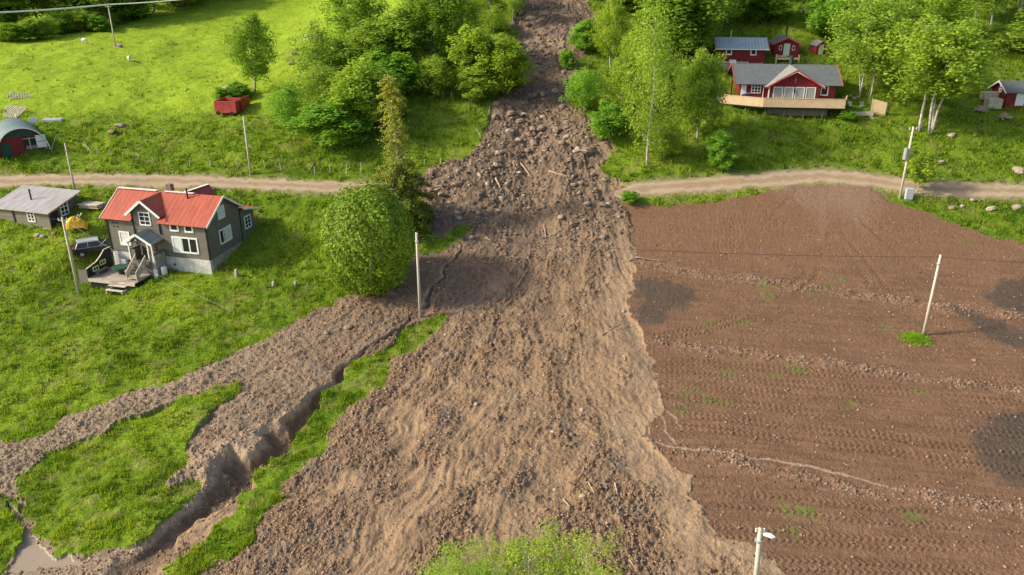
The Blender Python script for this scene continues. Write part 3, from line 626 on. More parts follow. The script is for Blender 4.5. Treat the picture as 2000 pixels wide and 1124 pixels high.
# a line of forest beyond the upper edge
for i in range(46):
    x = -150+i*6.6+trn.uniform(-2, 2); y = 178+trn.uniform(-4, 26)+(14 if x < -20 else 0)
    if -3 < x < 12: continue
    b = np.array([x, y, 0.]); tree(0, 0, 0, 70*1600/1600, ['birch1','bushy1','birch3','bushy2'][i % 4], 'dn'[i % 2], 'forest tree on the slope beyond the upper edge of the meadow', 'deciduous_tree', 'tree', 'forest trees beyond the upper edge', h=trn.uniform(9, 14), base=b)
for i in range(12):
    px = -5+i*20+trn.uniform(-5, 5); py = 84-i*2.4+trn.uniform(-5, 3); wp = trn.uniform(32, 52)
    tree(px, py, py-wp*.95, wp, ['bushy1', 'airy2', 'bushy3', 'airy1'][i % 4], 'nlgn'[i % 4], 'low scrub bush on the rough bank between the forest edge and the sheep pasture', 'bush', 'bush', 'scrub bushes along the forest edge')
# near trees whose tops enter at the bottom edge
for (px, topy, wpx, h0, k, t, lab) in ((915,1085,150,33.5,'near1','l','sparse leafy treetop at the bottom edge, left of the fuller one'), (1085,1080,200,33.0,'near2','y','full lime green treetop at the bottom edge of the mud fan')):
    p = at_h(px, topy+8, h0); b = np.array([p[0], h0, 0.]); b[2] = gz(b[0], b[1])
    tree(0, 0, 0, wpx, k, t, lab, 'birch_tree', 'tree', 'treetops at the bottom edge', h=p[2]-b[2], base=b)

# dense round bush tree and the tall sparse spruce
def round_tree():
    b = G(728, 566); b[2] = gz(b[0], b[1]); g = np.random.RandomState(5); H = hgt(b, 362); Rr = 86*Zc(*b)/F; n = 20000
    o = thing('round_tree', 'dense egg shaped green tree standing at the edge of the mud by the middle pole', 'tree', b, 0)
    d = g.normal(size=(n, 3)); d /= np.linalg.norm(d, axis=1)[:, None]
    d1 = d[:, 0]*2.1; lump = 1+.05*fbm(d[:, 0]*3.2+d[:, 1]*2.1+9, d[:, 2]*3.2-d[:, 1]*2+9, 3, 2)+.09*fbm(d[:, 0]*9+d[:, 1]*5+30, d[:, 2]*9-d[:, 1]*6+30, 2, 3)+.04*np.sin(d[:, 0]*9+d[:, 2]*7)+.05*np.sin(d[:, 1]*11-d[:, 2]*9+2)+.04*np.sin(d[:, 0]*23+d[:, 1]*19+d[:, 2]*21)
    rr = (1-.16*g.rand(n)**2)*lump
    zf = np.where(d[:, 2] > 0, 1.0, 1.0)
    P = np.stack([d[:, 0]*Rr*rr, d[:, 1]*Rr*rr, H*.5+.15+d[:, 2]*H*.49*rr*zf], -1)
    keep = (P[:, 2] > .1); P = P[keep]; d = d[keep]
    V, Q = leafquads(P, d*1.3+np.array([0, 0, .25]), .27, .7, g)
    me = npmesh('crown', V, Q, M_leaf2, False, {'v': ('FLOAT', 'FACE', g.rand(len(Q)))})
    c = link(bpy.data.objects.new('crown', me)); c.parent = o; c.color = (1, 1, 1, 1)
    MB().tube([(0, 0, -.4), (.1, 0, 3), (.1, .1, 7.5)], [.35, .28, .08], 9).build('trunk', M_bark, o, True)
round_tree()
def spruce():
    b = G(797, 448); b[2] = gz(b[0], b[1]); g = np.random.RandomState(8); tip = at_h(757, 140, b[1]); H = tip[2]-b[2]; dx = tip[0]-b[0]
    o = thing('spruce_tree', 'tall old spruce with thin yellowish top and dark lower branches behind the round tree', 'tree', b, 0)
    k = 14; pts = [(dx*i/k, 0, -.4+(H+.2)*i/k) for i in range(k+1)]
    tr = MB().tube(pts, [.30*(1-i/k)+.03 for i in range(k+1)], 8); C = []; N = []; vv = []
    for i in range(150):
        t = .03+.95*(i+g.rand())/150; p = np.array([dx*t, 0, H*t]); a = i*2.4+g.rand()*.6
        L = (3.6*(1-t)**.8+.75)*(.6+.5*g.rand()); L = L*(.72 if .45 < t < .78 else 1)
        e = p+np.array([math.cos(a)*L, math.sin(a)*L, -.30*L-.15]); tr.tube([p, e], [.035, .01], 4, False)
        m = int((240 if t < .45 else (66 if t < .84 else 150))*L/2+14)
        u = g.rand(m)**.75; q = p*(1-u[:, None])+e*u[:, None]+g.normal(size=(m, 3))*np.array([.28, .28, .16])*(.5+.5*(1-t))
        q[:, 2] -= .25*g.rand(m); C.append(q); N.append(np.tile([math.cos(a)*.3, math.sin(a)*.3, .8], (m, 1))); vv.append(np.clip((.12 if t < .3 else .12+(t-.3)*1.9)+.3*g.rand(m), 0, 1))
    C = np.concatenate(C); V, Q = leafquads(C, np.concatenate(N), .26, .45, g)
    me = npmesh('crown', V, Q, M_spruce, False, {'v': ('FLOAT', 'FACE', np.concatenate(vv))})
    c = link(bpy.data.objects.new('crown', me)); c.parent = o; c.color = (1.5, 1.45, 1.0, 1)
    tr.build('trunk', mat('spruce_bark', (.36,.31,.25), .9, .3, 4), o, True)
spruce()

# ------------------------------------------------------------------ grass and rubble (uncountable)
def blades(name, label, n, seed, x0, x1, y0, y1, sel, hh, ww, mm, vfun, per=2, lean=.35, cat='grass'):
    g = np.random.RandomState(seed); px = g.uniform(x0, x1, n); py = g.uniform(y0, y1, n)
    k = (py-562)/F; u = (px-1000)/F; dy = CT-k*ST; dz = -(ST+k*CT); t = np.full(n, 30.0); hit = np.zeros(n, bool)
    lo = np.full(n, 20.); hi = np.full(n, 420.)
    tt = np.full(n, 20.)
    for s_ in range(200):
        z_ = CAMZ+dz*tt-zb(u*tt, dy*tt); nh = (z_ < 0) & ~hit; lo = np.where(nh, tt-2, lo); hi = np.where(nh, tt, hi); hit |= nh; tt = tt+2
    for s_ in range(10):
        m_ = (lo+hi)/2; b_ = CAMZ+dz*m_ < zb(u*m_, dy*m_); hi = np.where(b_, m_, hi); lo = np.where(b_, lo, m_)
    px, py, hi, u, dy = px[hit], py[hit], hi[hit], u[hit], dy[hit]
    x = u*hi+g.normal(size=len(hi))*.1; y = dy*hi+g.normal(size=len(hi))*.2; G_ = ground(x, y); Zd = y*CT+(CAMZ-G_['z'])*ST
    p = sel(G_, x, y); k_ = g.rand(len(x)) < p; x, y, z, Zd = x[k_], y[k_], G_['z'][k_], Zd[k_]
    g_ = {q: v[k_] for q, v in G_.items() if v.ndim == 1}
    hgt_ = hh(g_, x, y, Zd, g); wd = ww(g_, x, y, Zd, g); v = vfun(g_, x, y, g)
    Vs = []; vv = []
    for j in range(per):
        a = g.uniform(0, 2*math.pi, len(x)); b = g.uniform(0, 2*math.pi, len(x)); L = lean*(.4+g.rand(len(x)))*hgt_
        ox = g.normal(size=len(x))*wd*.8; oy = g.normal(size=len(x))*wd*.8; h_ = hgt_*(.6+.6*g.rand(len(x)))
        B = np.stack([x+ox, y+oy, z-.04], -1); w_ = np.stack([np.cos(a)*wd/2, np.sin(a)*wd/2, 0*wd], -1); T = B+np.stack([np.cos(b)*L, np.sin(b)*L, h_], -1)
        Vs.append(np.stack([B-w_, B+w_, T], 1)); vv.append(np.clip(v+.18*g.normal(size=len(x)), 0, 1))
    V = np.concatenate(Vs).reshape(-1, 3); me = npmesh(name, V, np.arange(len(V)).reshape(-1, 3), mm, False, {'v': ('FLOAT', 'FACE', np.concatenate(vv))})
    o = link(bpy.data.objects.new(name, me)); o.color = (1, 1, 1, 1); tag(o, label, cat, kind='stuff'); return len(V)//3
def clump(x, y, s=1): return np.clip((fbm(x*1.1*s, y*1.1*s, 3, 4, .6)+.5-.32)*2.6, 0, 1)
blades('meadow_grass', 'lush uneven green grass covering the meadows around the slide', 430000, 21, -250, 2250, -60, 1180,
       lambda G_, x, y: (G_['cls'] == 0)*(.35+.65*clump(x, y))*(1-.75*G_['past'])*(G_['road'] < -.15)*(1-.8*S(-.5, 1, G_['ap'])),
       lambda G_, x, y, Z, g: (.08+.42*clump(x, y)**1.4)*(1-.6*G_['past'])*(.6+.006*Z), lambda G_, x, y, Z, g: .0011*Z*(.7+.8*g.rand(len(x)))*(1+.2*S(80, 120, y)), M_grass,
       lambda G_, x, y, g: .06+.30*clump(x+5, y, .8)+1.0*(G_['n1']-.25)*.7+.25*(G_['n2']-.4)+.5*G_['past']-.10*S(86, 92, y)*(1-G_['past']), 2)
blades('herb_weeds', 'darker broad leaved herbs and tussocks scattered through the grass', 60000, 22, -200, 2200, -40, 1150,
       lambda G_, x, y: (G_['cls'] == 0)*S(.56, .70, fbm(x*.8+11, y*.8, 3, 2)+.5)*(1-.5*G_['past'])*(G_['road'] < -.3)*(1-.8*S(-.5, 1, G_['ap'])),
       lambda G_, x, y, Z, g: .30+.25*g.rand(len(x))*(1-.6*G_['past']), lambda G_, x, y, Z, g: .0022*Z*(.7+.6*g.rand(len(x))), M_grass,
       lambda G_, x, y, g: .05+.2*g.rand(len(x)), 3, .5, 'herbs')
blades('field_weeds', 'thin green weed seedlings in the ploughed field', 60000, 23, 1230, 2100, 400, 1150,
       lambda G_, x, y: (G_['cls'] == 2)*G_['gt']*1.0, lambda G_, x, y, Z, g: .08+.10*g.rand(len(x)), lambda G_, x, y, Z, g: .05+0*x, M_grass,
       lambda G_, x, y, g: .35+.3*g.rand(len(x)), 2, .4, 'weeds')
def stones(name, label, n, seed, box, sel, size, m, cat):
    g = np.random.RandomState(seed); x0, x1, y0, y1 = box; y = g.uniform(y0, y1, n); x = g.uniform(x0, x1, n)*(y*CT+14)
    G_ = ground(x, y); k = g.rand(n) < sel(G_, x, y); x, y, z = x[k], y[k], G_['z'][k]; n = len(x)
    ico = np.array([(0,0,1),(.9,0,.35),(.28,.85,.35),(-.72,.53,.35),(-.72,-.53,.35),(.28,-.85,.35),(.72,.5,-.5),(-.3,.8,-.5),(-.9,0,-.5),(-.3,-.8,-.5),(.72,-.5,-.5)])
    fc = np.array([(0,1,2),(0,2,3),(0,3,4),(0,4,5),(0,5,1),(1,6,2),(2,6,7),(2,7,3),(3,7,8),(3,8,4),(4,8,9),(4,9,5),(5,9,10),(5,10,1),(1,10,6)])
    s = size(g, n)[:, None, None]; V = ico[None]*(.65+.7*g.rand(n, 11, 1)); V = V*np.array([1, .8, .6])*(.7+.6*g.rand(n, 1, 3))
    a = g.uniform(0, 6.28, n); c, s_ = np.cos(a)[:, None], np.sin(a)[:, None]; X = V[..., 0]*c-V[..., 1]*s_; Y = V[..., 0]*s_+V[..., 1]*c
    V = np.stack([X, Y, V[..., 2]], -1)*s+np.stack([x, y, z], -1)[:, None]+np.array([0, 0, .15])*s
    Fc = (fc[None]+np.arange(n)[:, None, None]*11).reshape(-1, 3)
    me = npmesh(name, V.reshape(-1, 3), Fc, m, False, {'v': ('FLOAT', 'FACE', np.repeat(g.rand(n), 15))})
    o = link(bpy.data.objects.new(name, me)); tag(o, label, cat, kind='stuff')
def varmat(name, a, b, rough=.9):
    m, t, p = newmat(name); at = t.nodes.new('ShaderNodeAttribute'); at.attribute_name = 'v'; r = t.nodes.new('ShaderNodeValToRGB')
    r.color_ramp.elements[0].color = (*a, 1); r.color_ramp.elements[1].color = (*b, 1); t.links.new(at.outputs['Fac'], r.inputs[0]); t.links.new(r.outputs[0], p.inputs['Base Color']); p.inputs['Roughness'].default_value = rough; p.inputs['Specular IOR Level'].default_value = .2
    return m
MS1 = varmat('rubble_stone', (.08,.058,.042), (.28,.205,.145)); MS2 = varmat('clod_brown', (.14,.090,.058), (.36,.235,.145)); MS3 = varmat('field_clod', (.10,.060,.038), (.31,.215,.15))
stones('rubble', 'broken stones and gravel packed in the upper landslide', 52000, 31, (-.2, .2, 80, 165), lambda G_, x, y: (G_['cls'] == 1)*G_['rub']*(.12+.88*G_['rough'])*np.clip(.25+(fbm(x*.35, y*.35, 3, 5)+.5-.35)*3, .12, 1), lambda g, n: .07+.20*g.rand(n)**2.8, MS1, 'rubble')
stones('mud_clods', 'small brown clods and stones scattered over the mud fan', 210000, 32, (-.68, .45, 38, 92), lambda G_, x, y: (G_['cls'] == 1)*(1-.6*G_['rub'])*(.03+.65*G_['rough']**2+.22*G_['left']), lambda g, n: .035+.085*g.rand(n)**2.2, MS2, 'clods')
stones('field_clods', 'pale clods turned up in rows across the ploughed field', 130000, 33, (.1, .72, 40, 88), lambda G_, x, y: (G_['cls'] == 2)*(.03+.9*G_['rowm']**2)*(1-.7*G_['wet']), lambda g, n: .04+.10*g.rand(n)**2, MS3, 'clods')

# ------------------------------------------------------------------ boulders, logs, stumps
def rockmesh(seed):
    R = random.Random(seed); b = MB(); n, m = 9, 6
    ax = [Vector((R.gauss(0, 1), R.gauss(0, 1), R.gauss(0, 1))).normalized() for _ in range(9)]; off = [R.uniform(.62, .95) for _ in ax]
    vs = []; fs = []
    for i in range(m+1):
        for k in range(n):
            a = math.pi*i/m; t = 2*math.pi*(k+.5*(i % 2))/n; d = Vector((math.sin(a)*math.cos(t), math.sin(a)*math.sin(t), math.cos(a)))
            s = 1.0
            for q, o_ in zip(ax, off):
                dt = d.dot(q)
                if dt > .05: s = min(s, o_/dt)
            vs.append((d.x*s, d.y*s*.8, d.z*s*.62))
    for i in range(m):
        for k in range(n): fs.append((i*n+k, (i+1)*n+k, (i+1)*n+(k+1) % n, i*n+(k+1) % n))
    me = bpy.data.meshes.new('boulder'); me.from_pydata(vs, [], fs); me.update(); return me
RM = [rockmesh(i) for i in range(7)]
RMp = []
for me in RM:
    p = me.copy(); p.materials.append(M_rockl); RMp.append(p); me.materials.append(M_rock)
def rock(px, py, wpx, label, pale=False, group=None, name='boulder', cat='rock', i=None, sink=.15, flat=1):
    b = G(px, py); z = gz(b[0], b[1]); s = wpx*Zc(*b)/F/2; i = trn.randrange(7) if i is None else i
    o = link(bpy.data.objects.new(name, (RMp if pale else RM)[i])); o.location = (b[0], b[1], z+s*.3*flat-sink*s); o.scale = (s, s, s*flat); o.rotation_euler = (trn.uniform(-.3, .3), trn.uniform(-.3, .3), trn.uniform(0, 6.28))
    return tag(o, label, cat, group)
# named ones
for px, py, wp, pale, lab in ((1152,300,42,0,'long flat slab of rock beside the slide channel'), (1128,298,22,1,'grey boulder just left of the flat slab'), (975,405,16,1,'pale blocky boulder alone in the middle rubble'), (893,362,26,0,'big brown block above the torn log pile'),
        (1065,28,30,0,'large brown boulder near the top of the slide'), (1038,30,26,1,'pale upright boulder near the top of the slide'), (1032,255,18,0,'square brown boulder in the slide beside the meadow corner'), (1060,215,18,1,'pale boulder in the narrow part of the slide'),
        (1095,428,22,1,'pale slab in the dark gravel patch'), (1120,365,18,0,'tan boulder on the right side below the road line'), (1135,366,16,0,'tan boulder touching its neighbour below the road line'), (680,645,22,0,'tan block on the mud above the gully'), (640,655,18,0,'smaller tan block left of the block above the gully'), (1138,973,18,1,'pale round stone in the lower mud fan'),
        (1990,338,36,1,'big pale boulder with a stone on top at the right road side'), (1935,408,22,1,'white flat rock in the bank right of the cabinet'), (1985,405,24,1,'grey rock at the right end of the road bank'), (1880,400,15,1,'small grey rock in the road bank nearest the sapling'), (1900,392,15,1,'grey rock in the road bank beside the white flat rock'), (1860,402,20,0,'brown rock low in the road bank'),
        (1858,266,20,1,'grey stone in the grass right of the birch clump'), (1835,320,22,1,'grey rock in the grass behind the sapling'), (235,243,26,1,'flat grey rock in the pasture above the road'), (232,92,20,1,'pale rock at the foot of the far pole'), (220,262,22,0,'low stony patch under the flat pasture rock')):
    rock(px, py, wp, lab, pale, flat=.8)
for (px, py) in ((140,58),(160,62),(175,52),(190,60),(60,66),(35,75),(75,72)): rock(px, py, 17, 'brown stone of the clearance heap along the forest edge', 0, 'stones along the forest edge')
for (px, py) in ((575,110),(582,122),(570,128),(590,132),(578,100)): rock(px, py, 16, 'dark stone in the heap at the left edge of the grove', 0, 'stones left of the grove')
for (px, py) in ((1648,196),(1660,192),(1668,198),(1676,194),(1655,200),(1690,225),(1700,228),(1712,224),(1705,232)): rock(px, py, 10, 'grey stone edging the lower terrace', 1, 'stones round the lower terrace')
for (px, py, wp) in ((1018,18,20),(1030,42,22),(1000,50,22),(1048,12,24),(1085,35,14),(1150,50,12),(1158,88,14)): rock(px, py, wp, 'brown rock at the head of the landslide', 0, 'rocks at the slide head')
def boul(px, py):
    pale = g_.rand() < .25
    zone = ('in the narrow upper channel of the slide' if py < 170 else 'in the stony middle of the slide above the meadow corner' if py < 260 else ('left of the channel just above the road line' if px < 1040 else 'right of the channel just above the road line') if py < 350 else ('below the road line near the spruce' if px < 960 else 'below the road line in the middle' if px < 1110 else 'below the road line near the field'))
    return (('pale ' if pale else 'dark brown ')+'angular boulder '+zone, pale, ('pale' if pale else 'dark')+' boulders '+zone)
g_ = np.random.RandomState(12); cnt = 0; tries = 0
while cnt < 215 and tries < 4000:
    tries += 1; px, py = g_.uniform(820, 1215), g_.uniform(60, 470)
    if g_.rand() > (.25 if py > 300 else .8) and g_.rand() > .5: continue
    b = G(px, py); G1 = ground(b[:1], b[1:2])
    if G1['cls'][0] != 1 or G1['mud'][0] < .5 or G1['road'][0] > 5: continue
    rock(px, py, (6+12*g_.rand()**2.2)*(1.3 if 170 < py < 300 else 1), *boul(px, py)); cnt += 1
for i in range(40):
    px, py = g_.uniform(700, 1220), g_.uniform(500, 1080); b = G(px, py); G1 = ground(b[:1], b[1:2])
    if G1['cls'][0] == 1: z_ = ('upper' if py < 680 else 'middle' if py < 880 else 'lower')+' '+('left' if px < 900 else 'right' if px > 1100 else 'central')+' part of the mud fan'; rock(px, py, 5+7*g_.rand(), 'head sized stone lying on the '+z_, g_.rand() < .3, 'stones on the '+z_, 'stone')
def logp(a, b, r, label, lift=.12, m=None, group=None):
    A, B = GP(*a), GP(*b); A.z += lift; B.z += lift; c = A.lerp(B, .5); d = B-A; n = 5
    pts = [A-c+d*i/n+Vector((trn.uniform(-1, 1), trn.uniform(-1, 1), trn.uniform(-.3, .6)))*d.length*.018*(0 < i < n) for i in range(n+1)]
    o = MB().tube(pts, [r*(1-.5*i/n) for i in range(n+1)], 7).build('log', m or M_log, None, True); o.location = c
    return tag(o, label, 'log', group)
for a, b, r, lab in (((1012,303),(1040,335),.13,'long pale log lying above the road line'), ((968,345),(984,377),.13,'leaning log in the rubble left of the channel'), ((962,352),(956,378),.10,'short dark log beside the leaning log'),
        ((935,342),(940,352),.22,'short thick pale stump end in the rubble'), ((1072,332),(1108,350),.10,'thin bent log across the tan mud'), ((850,375),(880,358),.20,'torn root log on the left rubble edge'), ((838,372),(868,366),.16,'dark log under the torn root log'),
        ((1002,306),(1012,338),.07,'thin stick beside the long pale log'), ((1148,948),(1160,974),.06,'thin pale stick in the lower mud fan'), ((1200,955),(1206,975),.06,'curved pale stick at the right of the lower fan'), ((1100,978),(1112,1000),.05,'dark root in the lower mud fan'), ((1048,1035),(1072,1022),.06,'pale stick above the bottom treetops'),
        ((1175,660),(1222,628),.07,'long dark root near the right mud edge'), ((1010,565),(1030,530),.06,'dark root in the middle mud fan'), ((1066,462),(1062,435),.08,'upright dark root in the gravel patch'), ((1070,460),(1102,450),.08,'dark branch in the gravel patch'), ((1228,512),(1250,502),.06,'stick at the mud edge by the wire'), ((1240,505),(1300,512),.05,'pale stick on the field at the mud edge'),
        ((955,225),(958,205),.06,'thin stake poking out at the meadow corner of the slide'), ((940,268),(930,258),.07,'broken stake on the meadow edge, lower one'), ((948,235),(940,222),.07,'broken stake on the meadow edge, upper one'), ((940,290),(930,284),.07,'pale stick by the lowest meadow edge'), ((1165,470),(1150,480),.08,'short root on the right side below the road'), ((1225,640),(1195,655),.05,'fine twig near the right mud edge'), ((1228,1100),(1248,1124),.05,'twig at the bottom right of the fan'), ((1108,185),(1095,200),.06,'stick by the upper bush'), ((1640,905),(1660,915),.03,'thin twig on the field by the stone row')):
    logp(a, b, r, lab)
def zone2(px, py): return ('upper' if py < 300 else 'middle' if py < 640 else 'lower')+' '+('left' if px < 960 else 'right' if px > 1110 else 'centre')+' of the slide'
for i in range(34):
    py = g_.uniform(190, 1010); px = g_.uniform(900, 1190) if py < 640 else g_.uniform(800, 1230); a = g_.uniform(0, 3.14); L = g_.uniform(8, 20)*(.7 if py > 600 else 1.1)
    b_ = G(px, py)
    if ground(b_[:1], b_[1:2])['cls'][0] == 1: logp((px, py), (px+L*math.cos(a), py+.6*L*math.sin(a)), .035+.03*g_.rand(), 'broken '+('brown root' if i % 2 else 'pale branch')+' stuck in the mud, '+zone2(px, py), .12, M_bark if i % 2 else M_log, 'broken wood, '+zone2(px, py))
def stump(px, py, wpx, hpx, label):
    b = GP(px, py); s = 19.5
    o = thing('tree_stump', label, 'stump', b, trn.uniform(0, 90)); r = wpx/s/2; h = hpx/s
    MB().tube([(0, 0, -.2), (0, 0, .1), (0, 0, h)], [r*1.3, r, r*.85], 10).build('stump_wood', mat('stump_'+str(px), (.30,.27,.21), .9, .35, 5), o, True)
stump(463,541,8,15,'taller pale stump in the grass right of the farmhouse'); stump(535,556,8,8,'low stump between the tall stump and the round tree'); stump(578,560,7,9,'stump nearest the round tree')

# ------------------------------------------------------------------ farmhouse
def farmhouse():
    h = thing('farmhouse', 'dark grey wooden farmhouse with red roof and white windows on a whitewashed cellar wall', 'house', (-31.0, 78.6, 4.6), -14.5)
    Wd, D, z0, ez, rz, LD = 11.7, 6.2, 1.2, 5.2, 7.2, 2.7; ry = D/2
    MB().prism([(0, z0), (D, z0), (D, ez-.05), (ry, rz-.1), (0, ez-.05)], 'x', -Wd, 0).build('wall', M_greyw, h)
    MB().prism([(D, z0), (D+LD, z0), (D+LD, 4.12), (D, 4.72)], 'x', -Wd+1.5, 0).build('lean_to_wall', M_greyw, h)
    f = MB(); f.box(-5.3, .02, -.06, .35, -1.2, z0); f.box(-Wd, -5.3, -.03, .35, -1.2, z0); f.box(-Wd, -Wd+.35, .35, D+LD, -1, z0)
    f.build('foundation', M_found, h)
    MB().box(-.35, .03, .35, D+LD, -.8, z0).build('stone_foundation', M_stone, h)
    ov = .45; k = (rz-ez)/ry
    r = MB(); e0 = ez-ov*k
    for xa, xb, ya in ((-Wd-.45, -8.45, -ov), (-8.45, -5.35, .25), (-5.35, .45, -ov)):
        r.slab([(xa, ya, ez+k*ya), (xb, ya, ez+k*ya), (xb, ry, rz), (xa, ry, rz)], .08)
    r.slab([(-Wd-.45, ry, rz), (.45, ry, rz), (.45, D+.25, ez-.25*k+.06), (-Wd-.45, D+.25, ez-.25*k+.06)], .08)
    r.slab([(-Wd+1.2, D+.05, 4.93), (.45, D+.05, 4.93), (.45, D+LD+.4, 4.18), (-Wd+1.2, D+LD+.4, 4.18)], .08)
    ro = r.build('roof', M_redroof, h)
    c = MB(); c.bar((-Wd-.45, ry, rz+.05), (-6.9-.5, ry, rz+.05), .42, .06); c.bar((-6.4, ry, rz+.05), (-3.0, ry, rz+.05), .36, .06); c.build('ridge_cap', M_ridge, ro)
    b = MB(); b.bar((.47, -ov-.02, e0-.05), (.47, ry, rz-.04), .05, .22); b.bar((.47, ry, rz-.04), (.47, D+.25, ez-.14), .05, .22); b.bar((.47, D+.1, 4.85), (.47, D+LD+.4, 4.12), .05, .20)
    b.bar((-Wd-.47, -ov, e0-.05), (-Wd-.47, ry, rz-.04), .05, .2); b.build('bargeboard', M_white, h)
    q = MB()
    for x in (.02, -Wd-.02): q.box(x-.07, x+.07, -.07, .07, z0, ez-.1)
    q.box(-.03, .05, D-.06, D+.06, z0, 4.7); q.build('corner_board', M_black, h)
    # dormer flush with the front wall
    dx0, dx1, dz, dr = -8.45, -5.35, 5.95, 7.17; mx = (dx0+dx1)/2
    MB().prism([(dx0, 4.0), (dx1, 4.0), (dx1, dz), (mx, dr-.1), (dx0, dz)], 'y', -.04, 2.8).build('dormer_wall', M_greyw, h)
    d = MB(); s = (dr-dz)/(dx1-mx); o_ = .5
    d.slab([(mx, -.45, dr), (mx, ry, dr), (dx0-o_, ry-1.0, dz-o_*s), (dx0-o_, -.45, dz-o_*s)], .08); d.slab([(mx, ry, dr), (mx, -.45, dr), (dx1+o_, -.45, dz-o_*s), (dx1+o_, ry-1.0, dz-o_*s)], .08)
    do = d.build('dormer_roof', M_redroof, h)
    b = MB(); b.bar((mx, -.48, dr-.05), (dx0-o_, -.48, dz-o_*s-.05), .05, .24); b.bar((mx, -.48, dr-.05), (dx1+o_, -.48, dz-o_*s-.05), .05, .24); b.build('dormer_bargeboard', M_white, do)
    cb = MB(); cb.box(dx0-.06, dx0+.06, -.1, .02, 1.2, dz-.2); cb.box(dx1-.06, dx1+.06, -.1, .02, 3.6, dz-.2); cb.build('trim_board', M_black, h)
    window(h, (-6.95, -.04, 5.15), 1.35, 1.45, 'front', 2, 3)
    window(h, (-9.85, 0, 2.75), 1.3, 1.55, 'front', 1, 1, .14, pane=M_curt)
    window(h, (-3.65, 0, 4.48), 1.05, .85, 'front', 1, 1, .17); window(h, (-1.95, 0, 4.48), 1.05, .85, 'front', 1, 1, .17)
    wo = window(h, (-2.65, 0, 2.65), 3.0, 1.75, 'front', 3, 1, .16, .14); MB().box(-4.0, -2.95, -.03, -.02, 1.95, 3.35).build('curtain', M_curt, wo)
    window(h, (0, 2.95, 5.5), 1.25, 1.35, 'right', 2, 3, .13, pane=M_curt)
    wo = window(h, (0, 3.2, 2.95), 2.2, 1.6, 'right', 3, 1, .15, .1, ); MB().box(.03, .05, 3.0, 4.1, 2.3, 3.6).build('curtain', M_curt, wo)
    window(h, (0, 7.55, 3.0), 1.3, 1.45, 'right', 2, 3, .13)
    p = MB()
    for i in range(2):
        for j in range(2): p.box(-11.0+.42*i, -10.82+.42*i, -.03, .01, 4.35-.42*j, 4.48-.42*j)
    p.build('vent_hole', M_black, h)
    MB().box(-6.35, -5.8, ry+.1, ry+.7, rz-.6, rz+.75).build('chimney', M_brick, h)
    MB().tube([(-3.4, ry-.55, rz-.7), (-3.4, ry-.55, rz+.75)], .09, 8).build('stove_pipe', M_black, h)
    MB().box(-4.35, -4.15, -.085, -.04, .3, .5).build('cellar_vent', M_black, h)
    # porch
    P = MB(); P.box(-8.2, -5.35, -1.7, -.1, -.6, 1.15); po = P.build('porch_base', M_greyw, h)
    MB().box(-5.6, -5.2, -1.75, -.1, -.6, 1.8).build('stone_pier', M_stone, h); MB().box(-5.6, -5.15, -1.8, -1.72, -.9, .4).build('pier_board', M_white, h)
    w_ = MB(); w_.prism([(-8.2, -1.7), (-7.5, -1.7), (-7.5, -1.6), (-8.08, -1.6), (-8.08, -.1), (-8.2, -.1)], 'z', 1.15, 2.3); w_.build('porch_wall', M_greyw, h)
    w_ = MB(); w_.prism([(-5.95, -1.7), (-5.35, -1.7), (-5.35, -.1), (-5.47, -.1), (-5.47, -1.6), (-5.95, -1.6)], 'z', 1.15, 2.05); w_.build('porch_wall', M_greyw, h)
    for x in (-8.12, -5.88, -5.4): MB().box(x-.06, x+.06, -1.76, -1.64, 1.15, 3.12).build('porch_post', M_white, h)
    MB().box(-7.1, -6.2, -.12, -.08, 1.15, 3.0).build('door', M_brick, h)
    R_ = MB(); m2 = -6.78; R_.slab([(m2, -2.1, 4.15), (m2, -.06, 4.15), (-8.5, -.06, 3.15), (-8.5, -2.1, 3.15)], .07); R_.slab([(m2, -.06, 4.15), (m2, -2.1, 4.15), (-5.06, -2.1, 3.15), (-5.06, -.06, 3.15)], .07)
    pr = R_.build('porch_roof', M_slate, h)
    b = MB(); b.bar((m2, -2.13, 4.1), (-8.5, -2.13, 3.1), .05, .24); b.bar((m2, -2.13, 4.1), (-5.06, -2.13, 3.1), .05, .24); b.build('porch_bargeboard', M_white, pr)
    MB().prism([(-8.1, 3.1), (-5.45, 3.1), (m2, 3.95)], 'y', -1.72, -1.66).build('porch_gable', M_greyw, h)
    MB().ball((-7.0, -1.85, 3.45), .13, .13, .13, smooth if False else 8).build('porch_lamp', M_white, h)
    # stair: six open treads with solid white railing boards
    s = MB(); n = 6
    for i in range(n):
        y = -1.95-i*.30; z = .95-i*.20; s.box(-7.35, -6.35, y-.14, y+.14, z-.03, z+.02)
    stair = s.build('stair', M_plank, h)
    rl = MB()
    for x in (-7.45, -6.27):
        rl.add([(x-.04, -1.8, 1.0), (x+.04, -1.8, 1.0), (x+.04, -3.6, -.25), (x-.04, -3.6, -.25), (x-.04, -1.8, 1.85), (x+.04, -1.8, 1.85), (x+.04, -3.6, .60), (x-.04, -3.6, .60)], [(0,3,2,1),(4,5,6,7),(0,1,5,4),(1,2,6,5),(2,3,7,6),(3,0,4,7)])
    rl.build('handrail', M_plank, stair)
    # deck
    d = MB(); d.box(-11.6, -6.1, -4.2, -.1, -.42, -.30); dk = d.build('deck', M_deckf, h)
    MB().box(-11.62, -6.08, -4.26, -4.2, -.62, -.29).build('fascia', M_plank, dk)
    MB().box(-11.5, -6.2, -4.1, -.3, -1.4, -.43).build('deck_base', M_black, h)
